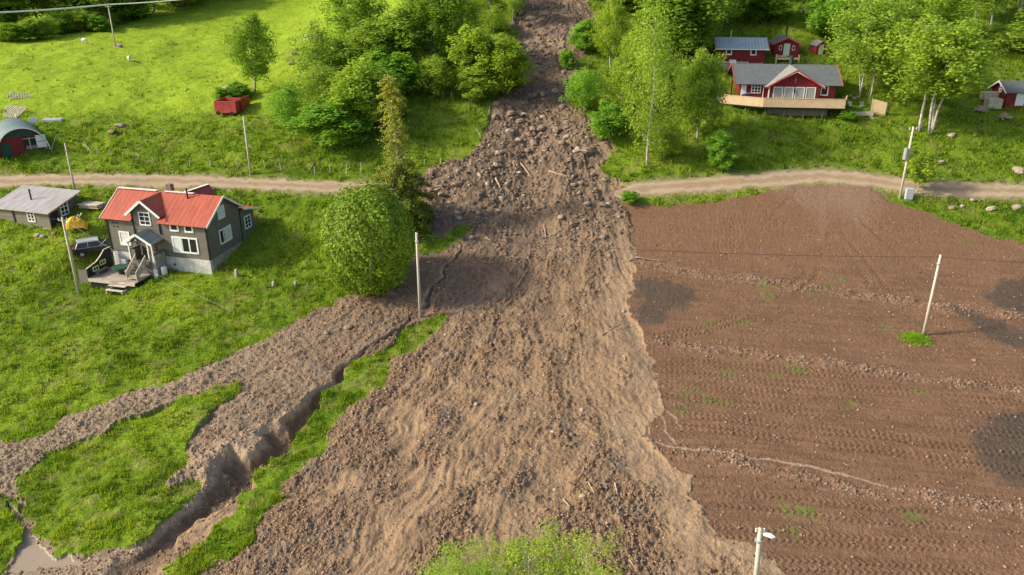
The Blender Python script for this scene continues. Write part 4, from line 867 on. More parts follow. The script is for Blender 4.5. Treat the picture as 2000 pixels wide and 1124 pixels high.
    st = MB(); st.box(-8.9, -6.9, -4.75, -4.4, -.62, -.56); st.box(-8.9, -6.9, -5.25, -4.9, -.92, -.86); st.box(-8.85, -8.75, -5.2, -4.3, -1.3, -.93); st.box(-7.05, -6.95, -5.2, -4.3, -1.3, -.93); st.build('step', M_plank, h)
    MB().prism([(-4.15, -.25), (-.35, -.25), (-.35, 1.7), (-1.28, 1.7), (-2.0, 1.18), (-2.7, .84), (-4.15, .6)], 'x', -11.62, -11.59).build('screen_lining', M_black, h)
    sc_ = MB(); sc_.prism([(-4.2, -.3), (-.3, -.3), (-.3, 1.75), (-1.3, 1.75), (-2.0, 1.25), (-2.7, .9), (-4.2, .65)], 'x', -11.7, -11.62); sc_.box(-12.7, -11.7, -4.2, -4.14, -.9, .55); so = sc_.build('wind_screen', M_greyw, h)
    t = MB(); t.bar((-11.66, -4.2, .69), (-11.66, -2.7, .94), .12, .05); t.bar((-11.66, -2.7, .94), (-11.66, -2.0, 1.29), .12, .05); t.bar((-11.66, -2.0, 1.29), (-11.66, -1.3, 1.79), .12, .05); t.bar((-11.66, -1.3, 1.79), (-11.66, -.3, 1.79), .12, .05); t.build('screen_cap', M_plank, so)
    for i in range(2): window(so, (-11.57, -3.0+i*1.1, .35+i*.28), .85, .5, 'right', 2, 1, .1, .08, M_chart)
farmhouse()
def rotp(C, rz, p):
    a = math.radians(rz); return Vector((C[0]+math.cos(a)*p[0]-math.sin(a)*p[1], C[1]+math.sin(a)*p[0]+math.cos(a)*p[1], C[2]+p[2]))
HC = (-31.0, 78.6, 4.6)
def fl(p): return rotp(HC, -14.5, p)
t = thing('garden_table', 'round garden table under a dark green cover on the farmhouse deck', 'table', fl((-9.2, -2.2, -.3)), 0)
MB().tube([(0, 0, .62), (0, 0, .78)], [.85, .82], 14).build('cover', M_dkgreen, t); MB().tube([(0, 0, 0), (0, 0, .64)], .3, 8).build('table_base', M_dkgreen, t)
def chair(loc, rz, label, m):
    c = thing('garden_chair', label, 'chair', loc, rz, 'chairs on the farmhouse deck')
    MB().box(-.25, .25, -.25, .25, .42, .47).build('seat', m, c); MB().box(-.25, .25, .22, .27, .47, 1.0).build('backrest', m, c)
    for x in (-.22, .22):
        for y in (-.22, .22): MB().box(x-.025, x+.025, y-.025, y+.025, 0, .42).build('leg', m, c)
chair(fl((-9.9, -1.0, -.3)), 0, 'white garden chair behind the green covered table', M_white); chair(fl((-9.1, -.9, -.3)), -10, 'black garden chair behind the green covered table', M_black); chair(fl((-8.0, -1.8, -.3)), -80, 'dark green chair between covered table and stair', M_dkgreen)
o = MB().tube([(0,0,0),(0,0,.15),(0,0,.9),(0,0,.95)], [.26,.30,.30,.2], 12).build('white_barrel', M_white); o.location = fl((-4.75, -1.25, -.42)); tag(o, 'white barrel standing at the foot of the porch pier', 'barrel')
b = thing('deck_bench', 'low dark bench along the wind screen on the deck', 'bench', fl((-11.2, -2.6, -.3)), 75.5); MB().box(-.8, .8, -.2, .2, .38, .44).build('seat', M_greyw2, b)
for x in (-.7, .7): MB().box(x-.05, x+.05, -.18, .18, 0, .38).build('leg', M_greyw2, b)

# red barn behind the farmhouse
def barn():
    c = GP(379, 396); h = thing('red_barn', 'small red barn with dark red roof behind the farmhouse', 'barn', c, 64)
    MB().prism([(-1.7, -.6), (1.7, -.6), (1.7, 1.6), (0, 2.75), (-1.7, 1.6)], 'x', -2.2, 2.2).build('wall', M_redv, h)
    r = MB(); r.slab([(-2.5, -2.1, 1.38), (2.5, -2.1, 1.38), (2.5, 0, 2.85), (-2.5, 0, 2.85)], .07); r.slab([(-2.5, 0, 2.85), (2.5, 0, 2.85), (2.5, 2.1, 1.38), (-2.5, 2.1, 1.38)], .07); ro = r.build('roof', M_redroof2, h)
    b = MB(); b.bar((-2.52, -2.1, 1.33), (-2.52, 0, 2.8), .05, .2); b.bar((2.52, -2.1, 1.33), (2.52, 0, 2.8), .05, .2); b.bar((-2.5, 0, 2.9), (2.5, 0, 2.9), .3, .05); b.build('bargeboard', M_white, ro)
    window(h, (0, -1.7, .9), .8, .7, 'front', 2, 1)
barn()
# weathered shed on the left
def grey_shed():
    C = G(101, 450); h = thing('weathered_shed', 'low weathered grey shed with rusty corrugated roof and white windows', 'shed', (C[0], C[1], C[2]+.15), -17)
    Wd, D = 7.6, 4.4
    MB().prism([(0, 0), (D, 0), (D, 2.9), (0, 1.95)], 'x', -Wd, 0).build('wall', M_greyw2, h)
    r = MB(); r.slab([(-Wd-.3, -.35, 1.95), (.4, -.35, 1.95), (.4, D+.35, 3.1), (-Wd-.3, D+.35, 3.1)], .06); ro = r.build('roof', M_tin, h)
    b = MB(); b.bar((.42, -.35, 1.9), (.42, D+.35, 3.05), .05, .16); b.bar((-Wd-.3, -.38, 1.88), (.4, -.38, 1.88), .05, .1); b.build('fascia', M_plank, ro)
    window(h, (-2.45, 0, 1.2), 1.05, 1.25, 'front', 2, 3, .12, .1); window(h, (0, 2.25, 1.65), 1.15, 1.5, 'right', 2, 3, .13, .09)
    MB().box(-4.95, -4.75, -.04, .0, .0, 1.85).build('door_gap', M_black, h); MB().box(-6.6, -5.0, -.05, .0, .1, 1.8).build('door', M_greyw2, h)
    MB().box(.0, .05, .2, 1.3, .1, 1.75).build('side_door', M_black, h)
    MB().tube([(-4.0, 1.9, 2.2), (-4.0, 1.9, 3.7)], .09, 8).build('stove_pipe', M_black, h)
    f = MB(); R = random.Random(3)
    for i in range(22):
        x = -Wd+.2+i*.34; f.ball((x, .05, -.12), .22, .2, .2, 7, 5, .2, i)
    f.build('stone_foundation', M_rockl, h)
grey_shed()
rock(72, 462, 14, 'white stone block leaning under the weathered shed', 1); rock(84, 464, 14, 'grey stone slab under the weathered shed window', 1); rock(106, 458, 15, 'tan boulder at the corner of the weathered shed', 0)
def car():
    b = G(180, 470); b = np.array([-45.0, 83.3, 0]); b[2] = gz(b[0], b[1])
    c = thing('parked_car', 'dark station car parked between the weathered shed and the farmhouse', 'car', b, 30)
    lower = [(-2.25, .35), (2.2, .30), (2.25, .62), (2.1, .82), (1.1, .98), (-2.1, 1.02), (-2.3, .85)]
    MB().prism(lower, 'y', -.88, .88).build('body', M_car, c, False, .08)
    cab = MB(); a = [(-2.05, 1.0), (1.15, .96), (.35, 1.50), (-1.7, 1.55)]; 
    cab.add([(x, -.84, z) if z < 1.2 else (x, -.68, z) for x, z in a]+[(x, .84, z) if z < 1.2 else (x, .68, z) for x, z in a], [(3,2,1,0),(4,5,6,7),(0,1,5,4),(1,2,6,5),(2,3,7,6),(3,0,4,7)])
    g = cab.build('side_glass', M_glass, c, False, .05)
    MB().box(-1.72, .38, -.7, .7, 1.5, 1.58).build('roof_panel', M_silver, c, False, .03)
    p = MB()
    for y in (-.72, .72):
        for x0, x1 in ((-1.95, -1.7), (-.75, -.72), (.35, 1.1)): p.bar((x0, y*1.14, 1.03), (x1, y*.96, 1.52), .05, .06)
        p.bar((-1.5, y*.9, 1.64), (.2, y*.9, 1.64), .04, .04); p.bar((-2.1, y*1.23, 1.0), (1.1, y*1.23, .98), .03, .05)
    p.build('trim', M_silver, c)
    for x in (-1.45, 1.35):
        for y in (-.84, .84):
            w_ = MB().tube([(x, y-.11, .33), (x, y+.11, .33)], .33, 14).build('wheel', M_tyre, c); MB().tube([(x, y-.125, .33), (x, y+.125, .33)], .2, 10).build('rim', M_silver, w_)
    for y in (-.72, .72): MB().box(-2.31, -2.12, y-.12, y+.12, .72, 1.08).build('tail_light', M_tl, c)
    for y in (-.62, .62): MB().box(2.1, 2.24, y-.18, y+.18, .62, .76).build('headlight', M_white, c)
car()
def tarp():
    b = GP(152, 452); g = MB(); c = thing('tarp_pile', 'yellow tarpaulin thrown over a heap beside the dark car', 'tarpaulin', (b.x, b.y, b.z), 20)
    R = random.Random(5); n, m = 12, 7; vs = []; fs = []
    for i in range(n):
        for j in range(m):
            x = -1.1+2.2*i/(n-1); y = -.8+1.6*j/(m-1); e = max(0, 1-(abs(x)/1.12)**2.4)*max(0, 1-(abs(y)/.82)**2.4); vs.append((x, y, 1.35*e**.5*(1-.18*x)+R.uniform(-.08, .08)*(e > 0)))
    for i in range(n-1):
        for j in range(m-1): fs.append((i*m+j, (i+1)*m+j, (i+1)*m+j+1, i*m+j+1))
    g.add(vs, fs).build('tarpaulin', M_yel, c)
    k = MB()
    for i in range(5): k.bar((-1.5+.3*i, .9+.1*i, .3), (-.9+.35*i, 1.6, .8+.12*i), .12, .08)
    k.build('board', M_white, c)
tarp()
def woodpile(px, py, L, rz, label, rows=2, n=5, thick=.12, wd=.25, mm=None):
    b = GP(px, py); c = thing('plank_pile', label, 'timber', b, rz)
    for r in range(rows):
        q = MB()
        for i in range(n): q.bar((-L/2+trn.uniform(-.2, .2), i*(wd+.03)-n*wd/2, .12+r*(thick+.05)), (L/2+trn.uniform(-.2, .2), i*(wd+.03)-n*wd/2+trn.uniform(-.1, .1), .12+r*(thick+.05)+trn.uniform(0, .04)), wd, thick)
        q.build('plank_layer', mm or M_plank, c)
woodpile(182, 407, 2.4, -12, 'pile of pale planks in the grass behind the dark car', 3)

# ------------------------------------------------------------------ arched shed, pasture clutter, trailer
def arch():
    C = G(46, 303); h = thing('arched_shed', 'arched green roofed shed with red end wall and open white hatch', 'shed', (C[0], C[1]+.3, C[2]-.1), 36)
    R_ = 2.75; n = 18; L = 7.0; pr = [(R_*math.cos(math.pi*i/n), .2+3.1*math.sin(math.pi*i/n)**.9) for i in range(n+1)]
    MB().prism([(p[0]*.96, p[1]*.97) for p in pr[::-1]]+[(-R_*.96, -.6), (R_*.96, -.6)][::-1][::1], 'y', 0, L).build('wall', M_redv, h)
    r = MB()
    for i in range(n):
        a, b = pr[i], pr[i+1]; r.slab([(a[0]*1.03, -.35, a[1]*1.03), (a[0]*1.03, L+.2, a[1]*1.03), (b[0]*1.03, L+.2, b[1]*1.03), (b[0]*1.03, -.35, b[1]*1.03)], .09)
    r.build('roof', mat('arch_roof_metal', (.13,.18,.165), .5, .2, 1.0, .2, metal=.2), h)
    e = MB()
    for i in range(n): e.bar((pr[i][0]*1.02, -.38, pr[i][1]*1.02), (pr[i+1][0]*1.02, -.38, pr[i+1][1]*1.02), .05, .12)
    e.build('arch_trim', M_white, h)
    MB().box(-2.35, -1.3, -.05, 0, -.1, 1.7).build('green_door', M_gdoor, h); MB().prism([(-1.95, 2.25), (1.75, 2.4), (1.3, 2.75), (.7, 2.98), (-.2, 3.08), (-1.2, 2.82)], 'y', -.04, 0).build('gable_board', M_gdoor, h)
    o_ = MB().box(.1, 1.5, -.045, .0, .75, 2.2).build('opening', M_black, h)
    f = MB(); f.box(.75, .85, -.09, -.05, .6, 2.1); f.box(.1, 1.5, -.09, -.05, 1.95, 2.03)
    for z in (.75, .9, 1.05): f.box(.3, 1.6, -.13, -.09, z-.03, z+.03)
    f.build('hatch_frame', M_plank, o_)
    for z in (.72, 1.52): MB().box(1.5, 2.6, -.12, -.06, z, z+.74).build('hatch_door', M_white, h)
    MB().box(2.45, 2.6, -.14, -.08, .0, .72).build('door_post', M_plank, h)
arch()
def pallet(px, py, rz, tilt, label, n=7, wd=2.4, hh=1.2):
    b = GP(px, py); c = thing('plank_stack', label, 'pallet', b, rz); c.rotation_euler[0] = tilt
    for i in range(n): MB().box(-wd/2+i*wd/(n-1)-.07, -wd/2+i*wd/(n-1)+.07, -.08, .0, .05, hh+trn.uniform(-.15, .1)).build('slat', M_plank, c)
    for z in (.25, hh-.25): MB().box(-wd/2-.1, wd/2+.1, .0, .08, z, z+.12).build('rail', M_plank, c)
pallet(40, 197, 12, -.5, 'slatted pale pallet leaning in the pasture left of the trough', 8, 2.4, .9)
pallet(12, 228, -20, -1.1, 'collapsed grey plank fence lying behind the arched shed', 9, 3.2, 2.4)
logp((16,192), (26,190), .22, 'short white log beside the slatted pallet'); logp((30,226), (34,236), .15, 'pale log end beside the collapsed fence')
o = thing('water_trough', 'white metal trough lying in the pasture', 'trough', GP(103, 234), 4)
MB().prism([(-.45, .12), (.45, .12), (.5, .5), (-.5, .5)], 'x', -1.15, 1.15).build('tub', M_white, o); MB().box(-1.1, 1.1, -.35, .35, .505, .52).build('lid', M_silver, o)
for x in (-.8, .8): MB().box(x-.06, x+.06, -.35, .35, 0, .12).build('foot', M_black, o)
o = thing('white_board', 'white board standing upright behind the arched shed', 'board', GP(66, 240), 20); MB().box(-.4, .4, -.03, .03, .0, 1.0).build('board', M_white, o); MB().box(-.05, .05, .03, .08, 0, 1.1).build('post', M_plank, o)
def trailer():
    C = G(421, 224); h = thing('red_trailer', 'open red tipping trailer box standing in the grass by the slim birch', 'trailer', (C[0], C[1], C[2]+.05), -8)
    L, D, H = 2.9, 2.9, 1.5
    s = MB(); s.box(0, L, 0, .08, .2, H+.2); h1 = s.build('side_panel', M_rust, h); MB().box(L-.08, L, .08, D, .2, H+.2).build('end_panel', M_rust, h); MB().box(0, .08, .08, D, .2, H+.2).build('end_panel', M_rust, h); MB().box(.08, L-.08, D-.08, D, .2, H+.2).build('side_panel', M_rust, h)
    g = MB().box(L+.1, L+.2, D*.45, D+1.0, .3, H+.4); g.build('tail_gate', M_rust, h)
    MB().box(-.04, L+.04, -.03, 0, H+.12, H+.22).build('top_rail', M_redtrim, h); MB().box(.1, L-.1, .1, D-.1, .2, .6).build('floor_bed', M_brick, h)
    for x in (.4, 2.3): MB().tube([(x, -.05, .12), (x, .2, .12)], .28, 10).build('wheel', M_tyre, h)
trailer()
rock(440, 175, 46, 'flat pile of pinkish rubble behind the red trailer', 1, i=2, flat=.35); 
for (px, py, wp, lab) in ((440,196,36,'fern bush growing inside the back of the red trailer'), (466,190,40,'green fern bush beside the slim birch foot'), (1345,215,40,'low dark shrub under the drooping birch'), (1655,238,30,'small round shrub by the lower terrace'), (1230,395,30,'weedy shrub at the mud edge just below the road')):
    tree(px, py, py-wp*.75, wp, 'bushy3', 'g', lab, 'shrub', 'shrub')
def sheep(px, py, rz, label):
    b = GP(px, py); s = thing('sheep', label, 'sheep', b, rz, 'sheep in the pasture')
    body = MB().ball((0, 0, .62), .55, .27, .30, 14, 9, .04, 3).tube([(.42, 0, .68), (.62, 0, .78), (.70, 0, .86)], [.17, .13, .11], 9)
    for x in (-.34, .32):
        for y in (-.13, .13): body.tube([(x, y, .5), (x-.02*(1 if x < 0 else -1), y, .27), (x, y, 0)], [.08, .05, .04], 6)
    body.tube([(-.5, 0, .66), (-.6, 0, .52)], [.06, .04], 6)
    body.build('body', M_wool, s, True)
    hd = MB().tube([(.66, 0, .90), (.78, 0, .86), (.92, 0, .74)], [.10, .11, .055], 8); hd.ball((.70, .13, .92), .03, .08, .04, 6, 4); hd.ball((.70, -.13, .92), .03, .08, .04, 6, 4); hd.build('head', M_face, s, True)
sheep(166, 86, 170, 'sheep grazing sideways left of the far pole'); sheep(253, 121, -60, 'white sheep in the open pasture right of the far pole'); sheep(600, 78, -30, 'sheep at the left side of the tree grove')

# ------------------------------------------------------------------ red cabins on the right
DK = GP(1610, 228)
CB = at_h(1628, 198, 108.6); CR = -6
def gable_x(h, x0, x1, y0, y1, zf, ez, rz, ov, wallm, roofm, trimm, ovx=None, rname='roof'):
    ovx = ov if ovx is None else ovx; ym = (y0+y1)/2; k = (rz-ez)/(ym-y0); e0 = ez-ov*k
    MB().prism([(y0, zf), (y1, zf), (y1, ez-.04), (ym, rz-.1), (y0, ez-.04)], 'x', x0, x1).build('wall', wallm, h)
    r = MB(); r.slab([(x0-ovx, y0-ov, e0), (x1+ovx, y0-ov, e0), (x1+ovx, ym, rz), (x0-ovx, ym, rz)], .09); r.slab([(x0-ovx, ym, rz), (x1+ovx, ym, rz), (x1+ovx, y1+ov, e0), (x0-ovx, y1+ov, e0)], .09)
    ro = r.build(rname, roofm, h); b = MB()
    for x in (x0-ovx-.03, x1+ovx+.03): b.bar((x, y0-ov, e0-.04), (x, ym, rz-.03), .05, .2); b.bar((x, ym, rz-.03), (x, y1+ov, e0-.04), .05, .2)
    b.build('bargeboard', trimm, ro); return ro
def gable_y(h, x0, x1, y0, y1, zf, ez, rz, ov, wallm, roofm, trimm, ovy=None, names=('wall', 'roof', 'bargeboard')):
    ovy = ov if ovy is None else ovy; xm = (x0+x1)/2; k = (rz-ez)/(xm-x0); e0 = ez-ov*k
    MB().prism([(x0, zf), (x1, zf), (x1, ez-.04), (xm, rz-.1), (x0, ez-.04)], 'y', y0, y1).build(names[0], wallm, h)
    r = MB(); r.slab([(xm, y0-ovy, rz), (xm, y1+.0, rz), (x0-ov, y1, e0), (x0-ov, y0-ovy, e0)], .09); r.slab([(xm, y1, rz), (xm, y0-ovy, rz), (x1+ov, y0-ovy, e0), (x1+ov, y1, e0)], .09)
    ro = r.build(names[1], roofm, h); b = MB(); y = y0-ovy-.03
    b.bar((xm, y, rz-.05), (x0-ov, y, e0-.05), .05, .2); b.bar((xm, y, rz-.05), (x1+ov, y, e0-.05), .05, .2); b.build(names[2], trimm, ro); return ro
def cabin():
    h = thing('red_cabin', 'main red log cabin with grey felt roof and front gable of four shuttered windows', 'cabin', CB, CR)
    x0, x1 = -12.2, 0
    gable_x(h, x0, x1, 0, 7.4, -.6, 2.35, 4.15, .55, M_red, M_felt, M_redtrim, .75)
    g0, g1 = -8.6, -2.2
    gable_y(h, g0, g1, -1.0, 3.7, -.2, 2.2, 4.13, .55, M_red, M_felt2, M_redtrim, .5, ('gable_wall', 'gable_roof', 'gable_bargeboard'))
    b = MB(); xm = (g0+g1)/2; b.bar((xm, -1.5, 3.92), (g0-.45, -1.5, 1.98), .05, .16); b.bar((xm, -1.5, 3.92), (g1+.45, -1.5, 1.98), .05, .16)
    b.box(g0-.08, g0+.06, -1.06, -.98, -.1, 2.1); b.box(g0-.6, g0-.5, -.1, .0, -.1, 2.2); b.build('white_trim', M_white, h)
    for i in range(4):
        window(h, (g0+1.15+i*1.38+(.0), -1.0, 1.02), 1.22, 1.75, 'front', 1, 1, .09, pane=M_shut)
    MB().box(xm-.08, xm+.08, -1.04, -1.0, 2.4, 3.1).build('gable_vent', M_brick, h); MB().box(xm-.08, xm+.08, -1.16, -1.0, 1.15, 1.75).build('wall_lamp', M_black, h)
    window(h, (-10.1, 0, 1.45), 1.25, 1.2, 'front', 3, 3, .09, .07); window(h, (-1.35, 0, 1.35), 1.0, 1.3, 'front', 1, 1, .14)
    MB().box(-12.05, -11.35, -.05, 0, -.1, 2.0).build('door', M_white, h)
    MB().tube([(-5.2, 3.9, 3.9), (-5.2, 3.9, 5.2)], .3, 8).build('chimney', mat('black_green_chimney', (.03,.05,.04), .6, .2, 3), h)
    q = MB(); q.box(x0-.9, x0-.78, .0, .12, -.2, 1.9); q.build('porch_post', M_redtrim, h)
    # deck with new timber railing
    f = z = -.12; d = MB(); d.prism([(-15.2, -.9), (-9.6, -3.3), (.6, -3.3), (1.5, -.4), (1.5, 1.2), (0, 1.2), (0, 0.02), (-12.25, .02), (-12.25, 2.5), (-15.2, 2.5)], 'z', -.28, -.12); dk = d.build('deck', M_deckf, h)
    rl = MB(); pts = [(-15.2, -.9), (-9.6, -3.3), (.6, -3.3), (1.5, -.4)]
    for a, c in zip(pts[:-1], pts[1:]):
        rl.bar((a[0], a[1], .22), (c[0], c[1], .22), .06, 1.12)
    rl.build('railing', M_deck, dk)
    t = MB()
    for a, c in zip(pts[:-1], pts[1:]): t.bar((a[0], a[1], .81), (c[0], c[1], .81), .14, .05)
    t.build('handrail', M_deck, dk)
    bm = MB(); bm.bar((-9.6, -3.15, -.42), (.5, -3.15, -.42), .12, .25); bm.bar((-15.1, -.8, -.42), (-9.6, -3.15, -.42), .12, .25); bm.build('beam', M_black, dk)
    for i in range(7): MB().box(-14+i*2.4, -13.88+i*2.4, -2.9+(.0 if i > 1 else 1.6-.9*i), -2.78+(.0 if i > 1 else 1.6-.9*i), -1.9, -.3).build('support_post', M_bark, dk)
    MB().box(-8.8, -1.2, -2.2, -.5, -1.6, -.35).build('plinth', M_bark, h)
cabin()
def cl(p): return rotp(CB, CR, p)
g = thing('covered_grill', 'black covered grill on the left end of the timber deck', 'grill', cl((-11.6, -1.6, -.12)), 0); MB().ball((0, 0, .75), .75, .45, .4, 10, 7).build('cover', M_black, g); MB().box(-.55, .55, -.35, .35, 0, .6).build('base', M_black, g)
g = thing('fire_pan', 'tall black stove pipe lamp standing left of the cabin door', 'stove', cl((-13.3, -.2, -.12)), 0); MB().tube([(0, 0, .5), (0, 0, 2.6)], .09, 8).build('pipe', M_black, g); MB().tube([(0, 0, 0), (0, 0, .3), (0, 0, .55)], [.45, .5, .3], 10).build('bowl', M_black, g)
g = thing('garden_chair', 'brown wooden chair at the cabin wall beside the grill', 'chair', cl((-11.1, -.6, -.12)), 10); MB().box(-.3, .3, -.3, .3, .4, .46).build('seat', M_log, g); MB().box(-.3, .3, .25, .3, .46, 1.1).build('backrest', M_log, g)
for x in (-.25, .25):
    for y in (-.25, .25): MB().box(x-.03, x+.03, y-.03, y+.03, 0, .4).build('leg', M_log, g)
def lower_terrace():
    b = cl((3.2, 0, -1.6)); t = thing('lower_terrace', 'low grey boarded terrace right of the main cabin', 'terrace', b, CR)
    MB().box(-1.6, 1.6, -1.6, 1.6, .4, .55).build('floor', M_deckn, t); MB().box(-1.6, 1.6, -1.66, -1.6, .1, .57).build('fascia', M_plank, t); MB().box(-1.5, 1.5, -1.5, 1.5, -1.0, .39).build('base', M_bark, t)
    s = thing('timber_screen', 'upright pale timber screen wall at the right end of the lower terrace', 'screen', cl((5.5, -1.1, -1.3)), -12)
    MB().prism([(-.85, -.3), (.85, -.3), (.85, 1.45), (-.85, 1.85)], 'y', -.04, .04).build('boards', M_deck, s)
    for x in (-.85, .85): MB().box(x-.06, x+.06, -.06, .06, -.5, 1.5 if x > 0 else 1.9).build('post', M_plank, s)
    for i, x in enumerate((-.9, .7)):
        c = thing('deck_chair', ['grey chair on the left of the lower terrace', 'grey chair on the right of the lower terrace'][i], 'chair', cl((3.2+x, .5, -1.05)), -10+20*i); MB().box(-.28, .28, -.28, .28, .38, .44).build('seat', M_silver, c); MB().box(-.28, .28, .22, .28, .44, .95).build('backrest', M_silver, c)
        for xx in (-.22, .22):
            for yy in (-.22, .22): MB().box(xx-.025, xx+.025, yy-.025, yy+.025, 0, .38).build('leg', M_black, c)
lower_terrace()
def metal_cabin():
    C = at_h(1492, 122, 119.5); h = thing('metal_roof_cabin', 'red log cabin with silver standing seam roof uphill of the main cabin', 'cabin', C, CR)
    gable_x(h, -6.5, 0, 0, 4.4, -1.2, 2.0, 3.15, .45, M_red, M_tin2, M_redtrim, .45)
    window(h, (-5.0, 0, 1.35), .85, .85, 'front', 1, 1, .14); window(h, (-1.6, 0, 1.35), .85, .85, 'front', 1, 1, .14)
    b = MB(); b.bar((-7.0, -.5, 1.78), (.5, -.5, 1.78), .05, .14); b.build('gutter', M_white, h)
    for x in (-5.9, -.6): MB().ball((x, -.1, 1.75), .1, .1, .1, 8, 5).build('wall_lamp', M_white, h)
    MB().box(-6.2, -2.2, -.9, -.1, -.05, .08).build('bench_board', M_plank, h); MB().box(-4.9, -4.0, -1.0, -.3, -.1, .35).build('white_box', M_white, h)
    MB().tube([(-4.6, 2.4, 2.9), (-4.6, 2.4, 4.1)], .12, 8).build('stove_pipe', M_silver, h)
    MB().box(-7.0, -.2, -1.6, -.05, -1.2, -.1).build('terrace', M_deckf, h)
metal_cabin()
def hut():
    C = at_h(1558, 112, 121.5); h = thing('small_red_hut', 'small red hut with mint green door and two oval windows', 'hut', C, CR-2)
    gable_y(h, -3.4, 0, 0, 4.2, -.8, 1.95, 2.75, .4, M_red, M_felt, M_redtrim, .35)
    MB().box(-2.1, -1.25, -.05, 0, 0, 1.85).build('door', M_mint, h)
    for x in (-2.55, -.75):
        w_ = MB(); w_.prism([(x+.22*math.cos(a*math.pi/6), 1.25+.38*math.sin(a*math.pi/6)) for a in range(12)], 'y', -.06, 0); wo = w_.build('window', M_white, h)
        MB().prism([(x+.15*math.cos(a*math.pi/6), 1.25+.30*math.sin(a*math.pi/6)) for a in range(12)], 'y', -.075, -.02).build('pane', M_glass, wo)
    MB().tube([(-1.6, 2.2, 2.5), (-1.6, 2.2, 4.3)], .12, 8).build('stove_pipe', M_black, h)
    p = MB(); p.box(-3.2, 0, -1.5, -.06, -.2, -.05); p.box(-3.3, -3.1, -1.6, -1.4, -.8, .5); p.box(-.2, .0, -1.6, -1.4, -.8, .5); p.box(-3.1, -1.9, -1.54, -1.48, .2, .35); p.build('porch', M_deck, h)
hut()
def outhouse():
    C = at_h(1611, 112, 122.5); h = thing('red_outhouse', 'tiny red outhouse with narrow pale door right of the small hut', 'outhouse', C, 12)
    gable_y(h, -1.5, 0, 0, 1.9, -.6, 1.75, 2.3, .22, M_red, M_felt, M_redtrim, .2)
    MB().box(-1.15, -.45, -.05, 0, 0, 1.75).build('door', mat('cream_door', (.66,.62,.45), .6, .05, 3), h); MB().box(-.12, .03, -.06, .02, -.3, 1.7).build('corner_board', M_redtrim, h)
outhouse()
def right_shed():
    C = at_h(1962, 207, 108.5); h = thing('red_shed', 'dark red shed with white bargeboard and white door at the right edge', 'shed', C, 2)
    gable_x(h, 0, 5.5, 0, 3.4, -.6, 1.95, 2.95, .4, M_redv, M_felt, M_white, .4)
    MB().box(1.3, 2.5, -.05, 0, 0, 1.85).build('door', M_white, h)
    window(h, (0, 1.6, 1.75), .55, .5, 'left', 1, 1, .12); MB().ball((-.05, 1.7, 2.2), .06, .09, .09, 8, 5).build('lamp', M_white, h)
right_shed()
def crate(px, py, label, wd, ht, dp, rz):
    c = thing('plywood_crate', label, 'crate', GP(px, py), rz); MB().box(-wd/2, wd/2, -dp/2, dp/2, 0, ht).build('body', M_plank, c, False, .02)
    e = MB()
    for x in (-wd/2-.03, wd/2-.05):
        for y in (-dp/2-.03, dp/2-.05): MB().box(x, x+.08, y, y+.08, 0, ht+.02).build('corner_batten', M_log, c)
crate(1938, 210, 'large plywood crate beside the dark red shed', 1.8, 1.3, 1.2, -4); crate(1930, 196, 'lower crate behind the large plywood crate', 2.0, 1.0, .9, -4)
def firewood(px, py, label, n, sd):
    R = random.Random(sd); b = GP(px, py); c = thing('firewood_heap', label, 'firewood', b, 0)
    m = MB()
    for i in range(n):
        a = R.uniform(0, 3.14); r = R.uniform(0, .8); t = R.uniform(0, 6.28); p = Vector((r*math.cos(t), r*math.sin(t), .1+.5*(1-r)*R.random())); d = Vector((math.cos(a), math.sin(a), R.uniform(-.3, .5)))*.35; m.tube([p-d, p+d], R.uniform(.06, .10), 6)
    m.build('split_logs', M_log, c)
firewood(1915, 218, 'heap of branches and firewood left of the plywood crate', 40, 1); firewood(1962, 228, 'scattered orange firewood below the dark red shed', 46, 2)
def table_set():
    b = GP(1318, 142); t = thing('picnic_table', 'long wooden picnic table half hidden by the birches', 'table', b, -4); MB().box(-1.4, 1.4, -.4, .4, .70, .76).build('tabletop', M_plank, t)
    for x in (-1.1, 1.1): MB().box(x-.06, x+.06, -.3, .3, 0, .7).build('leg', M_plank, t)
    for y in (-.85, .85): MB().box(-1.4, 1.4, y-.14, y+.14, .42, .46).build('bench', M_plank, t)
table_set()

# ------------------------------------------------------------------ poles, wires, posts
def pole(px, py, ty, label, arm=True, r=.13, lean=0, tilt_x=0, extra=None, base=None, h=None, armang=0):
    b = GP(px, py) if base is None else Vector(base); H = h or hgt(np.array([b.x, b.y, b.z]), ty); o = thing('utility_pole', label, 'pole', b, armang)
    MB().tube([(0, 0, -.4), (lean*.5, 0, H/2), (lean, tilt_x, H)], [r*1.15, r, r*.8], 10).build('shaft', M_pole, o, True)
    if arm:
        a = MB().box(lean-.45, lean+.45, -.05, .05, H-.35, H-.24).build('crossarm', M_pole, o)
        for x in (-.4, .4): MB().tube([(lean+x, 0, H-.24), (lean+x, 0, H-.08)], .05, 8).build('insulator', M_white, o)
    else:
        MB().tube([(lean, 0, H-.9), (lean, 0, H-.8)], r*1.5, 10).build('collar', M_silver, o)
    return o, b+Vector((lean, 0, H-.2))
_, pm = pole(821, 617, 455, 'pole standing at the upper tip of the green strip in the mud', False)
_, pr_ = pole(1803, 656, 498, 'pole with a grass tuft at its foot in the ploughed field', False)
_, pr2 = pole(1758, 385, 248, 'pole with a transformer beside the right road')
o2 = [k for k in bpy.data.objects if k.get('label', '').startswith('pole with a transformer')][0]
MB().tube([(-.35, -.1, 4.6), (-.35, -.1, 5.9)], .24, 12).build('transformer', M_silver, o2)
_, pl = pole(152, 562, 425, 'leaning grey pole in the grass left of the farmhouse deck')
_, pw = pole(148, 380, 280, 'white pole behind the weathered shed', False, .10)
